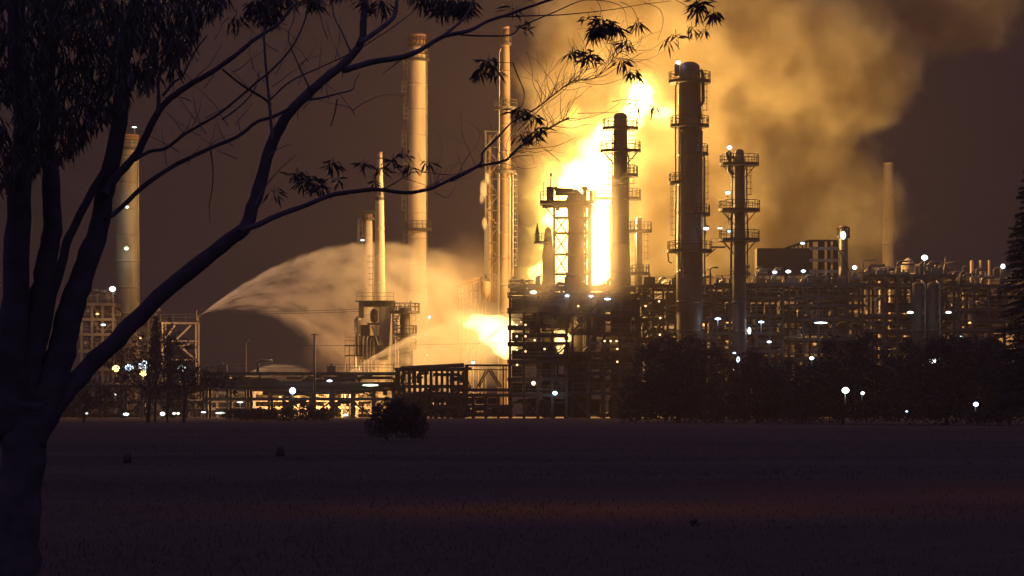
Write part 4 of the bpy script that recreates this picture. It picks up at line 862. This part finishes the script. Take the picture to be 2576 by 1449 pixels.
L(705, 1000, 436, 3, OR_FILL, 'left added orange lamp behind the long pipe rack', 8, 0, .7, 32000, 'added orange fill lamps')
L(790, 995, 436, 3, OR_FILL, 'middle added orange lamp behind the long pipe rack', 8, 0, .7, 32000, 'added orange fill lamps')
L(880, 1000, 436, 3, OR_FILL, 'right added orange lamp behind the long pipe rack', 8, 0, .7, 28000, 'added orange fill lamps')
L(245, 790, 441, 3, OR_FILL, 'added orange lamp high on the ragged unit at far left', 8, 0, .7, 8000, 'added orange fill lamps')
L(352, 850, 441, 3, OR_FILL, 'added orange lamp at the foot of the far-left stack', 8, 0, .7, 10000, 'added orange fill lamps')
L(520, 1010, 436, 3, OR_FILL, 'added orange lamp among the low units behind the wispy trees', 8, 0, .7, 8000, 'added orange fill lamps')
# small warm glowing spots on the dark frames
for i, (px, py) in enumerate(((1300, 817), (1322, 817), (1300, 846), (1322, 846), (1300, 880), (1322, 884), (1345, 856), (1301, 918), (1370, 878), (1521, 858), (1536, 858), (1551, 858), (1553, 878), (1553, 910), (1455, 770), (1658, 758), (1661, 800), (1660, 842), (1710, 782), (1624, 770), (1643, 868))):
    lamp(px, py, 400.2 if px < 1600 else 410.5, 2.3, WA, 'small warm glowing spot on the dark steel frames', 7, 0, 1.1, 0, 'small warm glowing spots on the dark steel frames')
# ------------------------------------------------------------------ vegetation
def leaf(mb, p, d, L, w, rnd):
    """one narrow drooping leaf: a thin bent blade"""
    d = d.normalized(); s = d.cross(Vector((rnd.uniform(-1, 1), rnd.uniform(-1, 1), rnd.uniform(-.3, .3)))); s = s.normalized() if s.length > 1e-4 else Vector((1, 0, 0))
    m = p + d * L * .45 + s.cross(d) * L * .04; e = p + d * L + Vector((0, 0, -L * .08)); b = len(mb.v)
    mb.v += [tuple(p), tuple(m + s * w), tuple(e), tuple(m - s * w)]; mb.f.append((b, b + 1, b + 2, b + 3)); mb.sm.append(False)
def crown(name, blobs, Y, n, size, parent, rnd, m=LEAFD, hang=0.0):
    """leaf clumps spread through uneven blobs (px, py, rx px, rz px, ry m)"""
    mb = MB(); u = U(Y); tot = sum(b[2] * b[3] for b in blobs)
    for (x, y, rx, rz, ry) in blobs:
        c = P(x, y, Y); k = int(n * rx * rz / tot)
        for _ in range(k):
            d = Vector((rnd.gauss(0, 1), rnd.gauss(0, 1), rnd.gauss(0, 1))).normalized(); r = rnd.random() ** .45
            p = Vector((c[0] + d[0] * rx * u * r, c[1] + d[1] * ry * r, c[2] + d[2] * rz * u * r))
            q = mnoise.noise(p * (2.2 / max(.5, rx * u)) + Vector((x, 0, 0)))
            if q < -0.28 or (r > .8 and q < 0.0): continue
            p = p + d * (q * .35 * min(rx, rz) * u)
            if p[2] < .1: continue
            for _ in range(3):
                dd = Vector((rnd.uniform(-1, 1), rnd.uniform(-1, 1), rnd.uniform(-1, .7) - hang))
                leaf(mb, p + Vector((rnd.uniform(-1, 1), rnd.uniform(-1, 1), rnd.uniform(-1, 1))) * size, dd, size * rnd.uniform(.8, 2), size * rnd.uniform(.2, .45), rnd)
    return mb.build(name, m, parent)
def tree(name, label, cat, x, Y, base, blobs, n, size, seed, trunk=True, m=LEAFD, group=None, hang=0.0, tw=None):
    rnd = random.Random(seed); root = thing(name, (X(x, Y), Y, 0), label, cat, group)
    blobs = list(blobs)
    if trunk and group and group[0] == 'd': blobs += [(x + k * 60, 1042, 70, 24, 3) for k in (-1.5, 0, 1.5)]
    for (bx, by, rx, rz, ry) in list(blobs):
        for _ in range(4):
            a = rnd.uniform(-.3, PI + .3); blobs.append((bx + rx * .92 * math.cos(a), by - rz * .9 * math.sin(a), rx * rnd.uniform(.15, .34), rz * rnd.uniform(.15, .34), ry * .4))
    crown('crown' if trunk else 'foliage', blobs, Y, n, size, root, rnd, m, hang)
    if trunk:
        mb = MB(); u = U(Y); c0 = Vector((X(x, Y), Y, -.1)); w = tw or max(.12, blobs[0][2] * u * .06); zz = Z(blobs[0][1], Y)
        top = c0 + Vector((0, 0, zz)); mid = c0.lerp(top, .45) + Vector((w, 0, 0)); mb.tube([c0, mid, top], [w, w * .75, w * .4], 8)
        tb = mb.build('trunk', BARK, root)
        for (bx, by, rx, rz, ry) in blobs[:6]:
            mb = MB(); e = P(bx, by, Y); mb.tube([mid, mid.lerp(e, .6) + Vector((0, 0, -.3)), e], [w * .5, w * .3, w * .12], 6); mb.build('limb', BARK, root)
    return root
VG = 'dark trees before the plant'
tree('round_tree', 'broad dome-shaped dark tree in front of the tallest column', 'tree', 1705, 300, 0, [(1705, 930, 115, 85, 7), (1650, 950, 70, 70, 6), (1770, 945, 68, 75, 6), (1700, 890, 80, 48, 6), (1690, 1010, 130, 35, 6), (1600, 985, 45, 40, 4), (1720, 1010, 140, 40, 6)], 6500, .26, 31, True, group=VG)
tree('shrub_tree', 'low dark tree filling the gap right of the dome-shaped tree', 'tree', 1905, 290, 0, [(1905, 960, 60, 70, 5), (1960, 965, 60, 65, 5), (1850, 990, 50, 45, 4), (1990, 990, 60, 50, 4), (1930, 1025, 120, 30, 5), (1880, 925, 40, 40, 4)], 4600, .26, 32, True, group=VG)
tree('bushy_tree', 'dark bushy tree under the flat wide lamp', 'tree', 2120, 270, 0, [(2110, 930, 70, 75, 5), (2180, 900, 60, 55, 5), (2050, 960, 50, 60, 4), (2160, 960, 70, 60, 5), (2230, 960, 60, 60, 4), (2140, 1020, 150, 34, 5), (2040, 1000, 60, 50, 4)], 5600, .24, 33, True, group=VG)
tree('bushy_tree', 'dark bushy tree under the bright greenish lamp', 'tree', 2380, 262, 0, [(2360, 930, 95, 70, 6), (2440, 905, 80, 62, 6), (2300, 920, 50, 60, 5), (2420, 970, 100, 60, 6), (2300, 985, 60, 40, 5), (2360, 1015, 150, 36, 5), (2390, 880, 60, 36, 5)], 6500, .24, 34, True, group=VG)
tree('bushy_tree', 'dark bushy tree cut off by the right edge', 'tree', 2540, 258, 0, [(2530, 950, 70, 70, 5), (2590, 930, 60, 60, 5), (2570, 1000, 90, 40, 5), (2520, 1020, 90, 34, 5), (2490, 900, 50, 50, 4)], 4200, .24, 35, True, group=VG)
# conifer at the right edge
def conifer():
    Y = 170; rnd = random.Random(5); root = thing('conifer', (X(2592, Y), Y, 0), 'dark spiky conifer cut by the right edge', 'conifer'); u = U(Y)
    b = MB(); b.tube([(X(2592, Y), Y, 0), P(2592, 420, Y)], [.28, .04], 8); b.build('trunk', BARK, root)
    mb = MB()
    for k in range(46):
        t = k / 46; y = 435 + 590 * t; reach = (14 + 95 * t ** .75) * u * rnd.uniform(.75, 1.12)
        if y > 800: reach *= .9
        for _ in range(9):
            a = rnd.uniform(0, 2 * PI); c = P(2592, y + rnd.uniform(-8, 8), Y); d = Vector((math.cos(a), math.sin(a), rnd.uniform(-.25, .12)))
            for j in range(16):
                q = c + d * reach * (j + 1) / 16 + Vector((0, 0, -.1 * (j / 16) ** 2))
                for _ in range(3): leaf(mb, q, d + Vector((rnd.uniform(-.9, .9), rnd.uniform(-.9, .9), rnd.uniform(-.8, .5))), .22 * rnd.uniform(.6, 1.3), .035, rnd)
    mb.build('crown', LEAFD, root)
conifer()
# wispy trees on the left in front of the lamps
WG = 'wispy trees on the left'
tree('wispy_tree', 'wispy dark tree with see-through crown before the brightest lamps', 'tree', 372, 300, 0, [(365, 900, 62, 55, 4), (320, 930, 60, 40, 4), (400, 945, 60, 55, 4), (350, 985, 80, 45, 4), (430, 860, 22, 60, 2), (300, 890, 34, 26, 3)], 1300, .22, 41, True, group=WG, tw=.22)
tree('wispy_tree', 'wispy dark tree leaning against the monitor trestle', 'tree', 462, 305, 0, [(455, 900, 34, 60, 3), (480, 950, 46, 45, 4), (520, 955, 44, 34, 3), (440, 985, 46, 40, 3), (560, 960, 46, 22, 3)], 1200, .22, 42, True, group=WG, tw=.18)
tree('wispy_tree', 'small wispy tree beside the leaning trunk at far left', 'tree', 210, 300, 0, [(215, 985, 60, 40, 4), (180, 1020, 60, 25, 4), (260, 1010, 50, 30, 4)], 900, .2, 43, True, group=WG, tw=.14)
tree('slim_tree', 'slim dark upright tree left of the monitor trestle', 'tree', 390, 310, 0, [(392, 850, 12, 50, 1), (388, 905, 17, 50, 1.5)], 600, .22, 44, True, group=WG, tw=.12)
tree('slim_tree', 'slimmer dark upright tree half hiding the trestle', 'tree', 421, 312, 0, [(421, 880, 10, 45, 1), (424, 930, 14, 46, 1.5)], 500, .22, 45, True, group=WG, tw=.12)
# bushes on the field edge
tree('round_bush', 'big round dark bush standing alone in the field', 'bush', 1003, 140, 0, [(1000, 1044, 60, 42, 1.5), (985, 1040, 40, 36, 1.1), (1025, 1065, 50, 40, 1.2), (955, 1075, 36, 30, 1), (1050, 1080, 30, 26, .8)], 4200, .085, 51, False)
BG = 'low bushes along the field edge'
for i, (x, rx, rz, lb) in enumerate(((708, 40, 22, 'roundest low bush under the blue-white starry lamp'), (762, 34, 26, 'low bush right of the roundest one'), (806, 26, 20, 'small low bush at the right end of the row'), (652, 46, 14, 'flat low bush left of the roundest one'), (600, 40, 12, 'flat low bush near the long greenish lamp'))):
    tree('low_bush', lb, 'bush', x, 330, 0, [(x, 1044, rx, rz, 2), (x + rx * .5, 1048, rx * .5, rz * .6, 1.4)], 700, .17, 60 + i, False, group=BG)
for i, (x, y, h, lb) in enumerate(((320, 1162, 26, 'left one of two short dark stumps in the field'), (705, 1146, 26, 'right one of two short dark stumps in the field'))):
    Y = EYE / ((y - HY) * .36 / PW); b = MB(); r = 10 * U(Y); b.tube([(X(x, Y), Y, -.05), (X(x, Y), Y, h * U(Y) * .6), (X(x, Y) + .02, Y, h * U(Y))], [r * 1.15, r, r * .9], 10)
    tag(b.build('stump', BARK), lb, 'stump', 'short dark stumps')
Y = EYE / ((1335 - HY) * .36 / PW); tree('grass_tuft', 'small dark weed near the warm firelight strip painted on the field', 'weed', 1746, Y, 0, [(1746, 1326, 11, 15, .1)], 160, .03, 71, False)
# dry grass
def grass():
    rnd = random.Random(77); mb = MB()
    for _ in range(16000):
        Y = 26 + 200 * rnd.random() ** 1.7; x = X(rnd.uniform(-60, 2640), Y)
        h = rnd.uniform(.01, .04) * (1 + mnoise.noise(Vector((x * .15, Y * .1, 2)))); w = .004 + .0001 * Y
        b = len(mb.v); dx = rnd.uniform(-.06, .06); dy = rnd.uniform(-.05, .05)
        mb.v += [(x - w, Y, -.05), (x + w, Y, -.05), (x + dx, Y + dy, h)]; mb.f.append((b, b + 1, b + 2)); mb.sm.append(False)
    tag(mb.build('grass', mat('dry_grass', (.105, .085, .085) , .9, 0, .4, .7, spec=0)), 'sparse dry grass over the dark field', None, None, 'stuff')
grass()

# ------------------------------------------------------------------ the gum tree in the foreground
def gum():
    TY = 21.0; u = U(TY); rnd = random.Random(12)
    root = thing('gum_tree', (X(40, TY), TY, 0), 'large dark gum tree at left leaning its long limbs across the picture', 'tree')
    def limb(nm, pts, r0, r1, dy=0.0, parent=root, n=10, jit=.35):
        """pts in drafting units, radii in drafting units; dy = how far the tip is nearer/farther"""
        out = []; rs = []; m = len(pts)
        # smooth by Catmull-Rom
        def cr(a, b, c, d, t): return tuple(.5 * ((2 * b[i]) + (-a[i] + c[i]) * t + (2 * a[i] - 5 * b[i] + 4 * c[i] - d[i]) * t * t + (-a[i] + 3 * b[i] - 3 * c[i] + d[i]) * t ** 3) for i in (0, 1))
        S = 4
        for i in range(m - 1):
            a, b_, c, d = pts[max(0, i - 1)], pts[i], pts[i + 1], pts[min(m - 1, i + 2)]
            for k in range(S):
                t = k / S; q = cr(a, b_, c, d, t); f = (i + t) / (m - 1)
                w = (r0 + (r1 - r0) * f ** .8) * .92; yy = TY + dy * f
                out.append(P(q[0] + rnd.uniform(-jit, jit) * w * .3, q[1] + rnd.uniform(-jit, jit) * w * .3, yy)); rs.append(w * u * rnd.uniform(.94, 1.06))
        out.append(P(*pts[-1], TY + dy)); rs.append(r1 * u)
        b = MB(); b.tube(out, rs, n if r0 > 6 else 6); b.build(nm, BARK, parent); return out
    gy = 1.7 / u  # drafting units from eye level to the ground at the tree
    limb('trunk', [(30, HY + gy + 20), (38, 1449), (48, 1300), (55, 1180), (62, 1080), (66, 1010)], 72, 62, 0)
    limb('trunk', [(60, 1100), (68, 960), (84, 850), (104, 740), (120, 640), (132, 560), (128, 450), (118, 360), (120, 240), (130, 100), (140, -60)], 44, 14, -.4)
    limb('trunk', [(72, 1120), (110, 1010), (140, 930), (165, 840), (185, 760), (212, 680), (240, 600), (262, 500), (278, 420), (300, 310), (310, 200), (322, 100), (345, -30)], 52, 14, .2)
    limb('limb', [(30, 1100), (30, 900), (40, 700), (50, 500), (60, 300), (40, 100), (50, -50)], 50, 20, -.8)
    limb('limb', [(60, 1000), (105, 860), (130, 740), (160, 650), (172, 600), (233, 479), (262, 430)], 20, 9, 0)
    limb('limb', [(100, 1085), (150, 1005), (205, 942), (280, 868), (350, 796), (450, 705), (560, 616), (612, 575), (636, 520), (661, 437), (686, 356), (727, 285), (781, 230), (831, 187), (877, 150), (909, 104), (915, 50), (918, -20)], 30, 9, 1.4)
    mains = []
    mains.append(limb('branch', [(600, 583), (644, 567), (698, 542), (769, 517), (831, 492), (894, 481), (952, 477), (1019, 485), (1081, 475), (1136, 450), (1198, 421), (1269, 404), (1288, 387), (1330, 354), (1392, 317), (1430, 296)], 9, 2, 1.8))
    mains.append(limb('branch', [(1136, 454), (1206, 415), (1215, 383), (1252, 346), (1288, 308), (1350, 272), (1400, 233), (1442, 204), (1496, 196), (1538, 154), (1562, 128)], 4, .9, 1.9))
    mains.append(limb('branch', [(866, 176), (935, 156), (1019, 142), (1065, 121), (1115, 92), (1181, 77), (1230, 52), (1288, 33), (1371, 4), (1440, -16)], 9.5, 3, 1.5))
    limb('branch', [(902, 112), (952, 75), (990, 42), (1000, -12)], 8, 5, 1.3)
    limb('branch', [(1110, 94), (1150, 62), (1178, 30), (1194, -14)], 4, 3, 1.5)
    limb('branch', [(1270, 42), (1330, 40), (1400, 38), (1470, 32), (1540, 24), (1610, 12), (1690, 2)], 2.4, .7, 1.7)
    limb('branch', [(1160, 88), (1215, 90), (1285, 88), (1310, 66), (1360, 45), (1400, 28), (1450, 6), (1500, -8)], 2.6, 1.6, 1.6)
    limb('branch', [(1470, 0), (1520, 2), (1560, 14), (1575, 36)], 1.6, .6, 1.7)
    limb('branch', [(262, 490), (287, 452), (346, 383), (387, 300), (417, 258), (471, 217), (542, 175), (600, 133), (644, 96), (700, 60), (740, 10)], 13, 4, .5)
    limb('branch', [(394, 290), (400, 250), (398, 200), (420, 165), (445, 140), (479, 110)], 6, 3, .4)
    limb('branch', [(410, 240), (440, 205), (460, 190), (490, 130), (520, 90)], 4, 2, .4)
    limb('branch', [(272, 545), (292, 534), (354, 475), (417, 429), (479, 396), (542, 367), (600, 342), (644, 308), (690, 292), (735, 270)], 7.5, 4.5, .7)
    limb('branch', [(340, 402), (375, 381), (417, 373), (471, 333), (542, 292), (596, 250), (644, 208), (690, 170), (740, 110), (770, 40), (775, -15)], 5.5, 2, .6)
    limb('branch', [(686, 356), (681, 300), (677, 250), (669, 167), (664, 83), (672, 10), (676, -20)], 5, 2.5, 1)
    limb('branch', [(560, 175), (610, 215), (660, 245), (680, 262)], 3, 4, .8)
    limb('branch', [(681, 250), (730, 205), (800, 172), (870, 140), (940, 100), (1000, 60), (1050, 20)], 2.6, 1.2, 1)
    limb('branch', [(781, 250), (810, 246), (844, 237), (885, 226), (893, 205), (905, 184)], 4, 1.2, 1.2)
    limb('twig', [(848, 250), (842, 285), (832, 317)], 2, 1.6, 1.3)
    limb('twig', [(1019, 142), (990, 165), (962, 186)], 2, .8, 1.5)
    limb('branch', [(560, 300), (610, 262), (640, 225), (652, 180)], 3, 1.4, .8)
    limb('branch', [(780, 225), (745, 150), (725, 90), (740, 40), (720, -10)], 2.6, 1, 1)
    limb('branch', [(881, 128), (860, 80), (840, 40), (834, -10)], 3, 1.5, 1.1)
    limb('branch', [(530, 380), (536, 430), (533, 480), (526, 520), (529, 560)], 2.2, .6, .7)
    limb('branch', [(640, 520), (660, 480), (700, 430), (744, 390)], 3.2, .7, 1.5)
    limb('branch', [(672, 400), (690, 380), (730, 362)], 2.4, .8, 1.4)
    limb('branch', [(955, 480), (990, 462), (1020, 444), (1048, 432), (1130, 440), (1180, 432)], 2.2, .9, 1.6)
    limb('twig', [(1090, 482), (1122, 497), (1140, 480), (1146, 466)], .9, .5, 1.7)
    limb('twig', [(1020, 450), (1060, 462), (1088, 474)], 1, .5, 1.7)
    limb('twig', [(1190, 150), (1230, 155), (1290, 158)], 1.3, .9, 1.7)
    limb('twig', [(1290, 158), (1302, 190), (1318, 230), (1314, 262), (1290, 300)], 1.9, 1.1, 1.8)
    limb('branch', [(1300, 330), (1340, 292), (1372, 262), (1420, 226), (1452, 182), (1500, 170), (1540, 150)], 1.4, .5, 1.8)
    limb('branch', [(1388, 318), (1430, 300), (1470, 298), (1520, 283), (1560, 258)], 1.2, .4, 1.9)
    # fine twigs growing off the outer branches, bending upward
    for _ in range(120):
        o = rnd.choice(mains[:2]); k = rnd.randrange(len(o) // 2, len(o) - 1); p = o[k]
        px = HX + p[0] / U(p[1]); py = HY - (p[2] - EYE) / U(p[1]); L = rnd.uniform(30, 150); a = R(rnd.uniform(-15, 110)); pts = [(px, py)]
        for s in range(5): a += rnd.uniform(-.45, .5); pts.append((pts[-1][0] + L / 5 * math.cos(a), pts[-1][1] - L / 5 * math.sin(a)))
        limb('twig', pts, .95, .35, p[1] - TY, n=4)
        if rnd.random() < .5:
            b = [pts[2]]; a += rnd.choice((-.7, .7))
            for s in range(3): a += rnd.uniform(-.3, .3); b.append((b[-1][0] + L / 7 * math.cos(a), b[-1][1] - L / 7 * math.sin(a)))
            limb('twig', b, .45, .25, p[1] - TY, n=4)
    for _ in range(70):     # upper left tangle
        px, py = rnd.uniform(380, 900), rnd.uniform(20, 420 - 0.0); L = rnd.uniform(50, 150); a = R(rnd.choice((rnd.uniform(20, 70), rnd.uniform(100, 150)))); pts = [(px, py)]
        if px > 620 and py > 300: continue
        for s in range(5): a += rnd.uniform(-.3, .3); pts.append((pts[-1][0] + L / 5 * math.cos(a), pts[-1][1] - L / 5 * math.sin(a)))
        limb('twig', pts, 1.3, .5, rnd.uniform(.2, 1), n=4)
    for pts in ([(1330, 0), (1352, 14), (1358, 44)], [(1500, 0), (1512, 22), (1508, 44), (1500, 56)], [(1560, 4), (1590, 20), (1604, 50), (1612, 78)], [(1620, 6), (1660, 24), (1668, 60), (1655, 100)], [(1700, 0), (1735, 20), (1760, 50), (1772, 70)],
                [(1440, 132), (1410, 148), (1395, 170), (1370, 200), (1345, 262)], [(1392, 317), (1440, 322), (1480, 312), (1530, 318)], [(1452, 285), (1500, 284), (1560, 280), (1585, 262), (1600, 240)], [(1475, 210), (1520, 212), (1560, 200), (1590, 196)], [(1540, 256), (1580, 250), (1630, 262), (1655, 290)]):
        limb('twig', pts, 1.0, .45, 1.8, n=4)
    # leaves
    def spray_leaves(cl, nm='leaf_cluster'):
        for (x, y, r, n, dy, dr) in cl:
            mb = MB(); c = P(x, y, TY + dy)
            for _ in range(n):
                d = Vector((rnd.gauss(0, 1), rnd.gauss(0, 1), rnd.gauss(0, 1))).normalized() * (rnd.random() ** .5)
                p = c + Vector((d[0] * r * u, d[1] * r * u, d[2] * r * u * .8))
                leaf(mb, p, Vector((rnd.uniform(-.75, .75) + d[0] * .8, rnd.uniform(-.7, .7), -dr + rnd.uniform(-.5, .7))), rnd.uniform(.07, .13), rnd.uniform(.006, .0105), rnd)
            mb.tube([c + Vector((0, 0, r * u)), c, c + Vector((r * u * .5, 0, -r * u * .5))], .0022, 4); mb.tube([c + Vector((-r * u * .8, 0, .2 * r * u)), c, c + Vector((r * u * .8, 0, .3 * r * u))], .002, 4)
            mb.build(nm, LEAF, root)
    spray_leaves([(1515, 62, 26, 110, 1.7, .7), (1500, 78, 22, 60, 1.7, .9), (1548, 70, 16, 40, 1.7, .9), (1480, 46, 14, 14, 1.7, .4), (1575, 105, 16, 26, 1.7, .9), (1605, 60, 18, 14, 1.7, 1), (1440, 132, 16, 14, 1.8, .4), (1485, 145, 22, 40, 1.8, .5), (1468, 132, 16, 16, 1.8, .3),
        (1565, 152, 16, 26, 1.8, .9), (1600, 178, 16, 18, 1.8, 1), (1585, 185, 14, 12, 1.8, 1), (1760, 8, 22, 50, 1.8, .6), (1795, 35, 16, 34, 1.8, 1), (1750, 28, 14, 20, 1.8, 1), (1700, 90, 18, 10, 1.8, .8), (1740, 70, 16, 10, 1.8, .8), (1775, 75, 10, 7, 1.8, 1), (1680, 105, 14, 7, 1.8, .8),
        (1228, 155, 24, 36, 1.6, .9), (1208, 180, 18, 22, 1.6, 1), (1250, 178, 16, 16, 1.6, 1), (1305, 280, 20, 40, 1.8, .6), (1340, 295, 16, 26, 1.8, .6), (1310, 345, 18, 26, 1.8, .5), (1345, 335, 18, 30, 1.8, .6), (1360, 322, 12, 12, 1.8, .4),
        (770, 455, 30, 60, 1.2, .5), (745, 438, 18, 18, 1.2, .3), (800, 470, 20, 26, 1.2, .5), (838, 412, 20, 24, 1.3, .7), (915, 412, 16, 16, 1.4, .6), (990, 405, 22, 20, 1.5, .4), (1020, 388, 14, 8, 1.5, .3), (960, 425, 16, 12, 1.5, .5), (1078, 408, 12, 9, 1.5, 1), (1030, 420, 18, 14, 1.5, .6), (690, 482, 16, 10, 1.1, .8), (850, 450, 14, 8, 1.3, .6), (945, 455, 12, 8, 1.4, .6),
        (1645, 268, 14, 4, 1.9, .8), (1600, 255, 14, 4, 1.9, .8), (1322, 66, 20, 16, 1.6, .3), (1290, 22, 16, 10, 1.6, .5)])
    spray_leaves([(rnd.uniform(1060, 1200), rnd.uniform(-15, 22), 26, 40, 1.4, 1) for _ in range(9)])
    spray_leaves([(rnd.uniform(640, 1050), rnd.uniform(-25, 12), 24, 30, 1.0, 1) for _ in range(10)])
    spray_leaves([(rnd.uniform(560, 760), rnd.uniform(0, 70), 30, 26, .8, 1) for _ in range(8)])
    mb = MB()     # the dense dark canopy at the upper left
    for _ in range(10000):
        x = rnd.uniform(-60, 640); y = rnd.uniform(-60, 470)
        edge = 560 - .75 * y - max(0, y - 170) * .55 if y < 430 else 60
        if x > edge + 60 * mnoise.noise(Vector((x * .012, y * .012, 3))): continue
        if mnoise.noise(Vector((x * .02, y * .02, 8))) < -.32: continue
        p = P(x, y, TY + rnd.uniform(-1.6, 1.0)); leaf(mb, p, Vector((rnd.uniform(-.7, .7), rnd.uniform(-.7, .7), -1)), rnd.uniform(.08, .15), rnd.uniform(.008, .013), rnd)
    mb.build('canopy', LEAF, root)
gum()
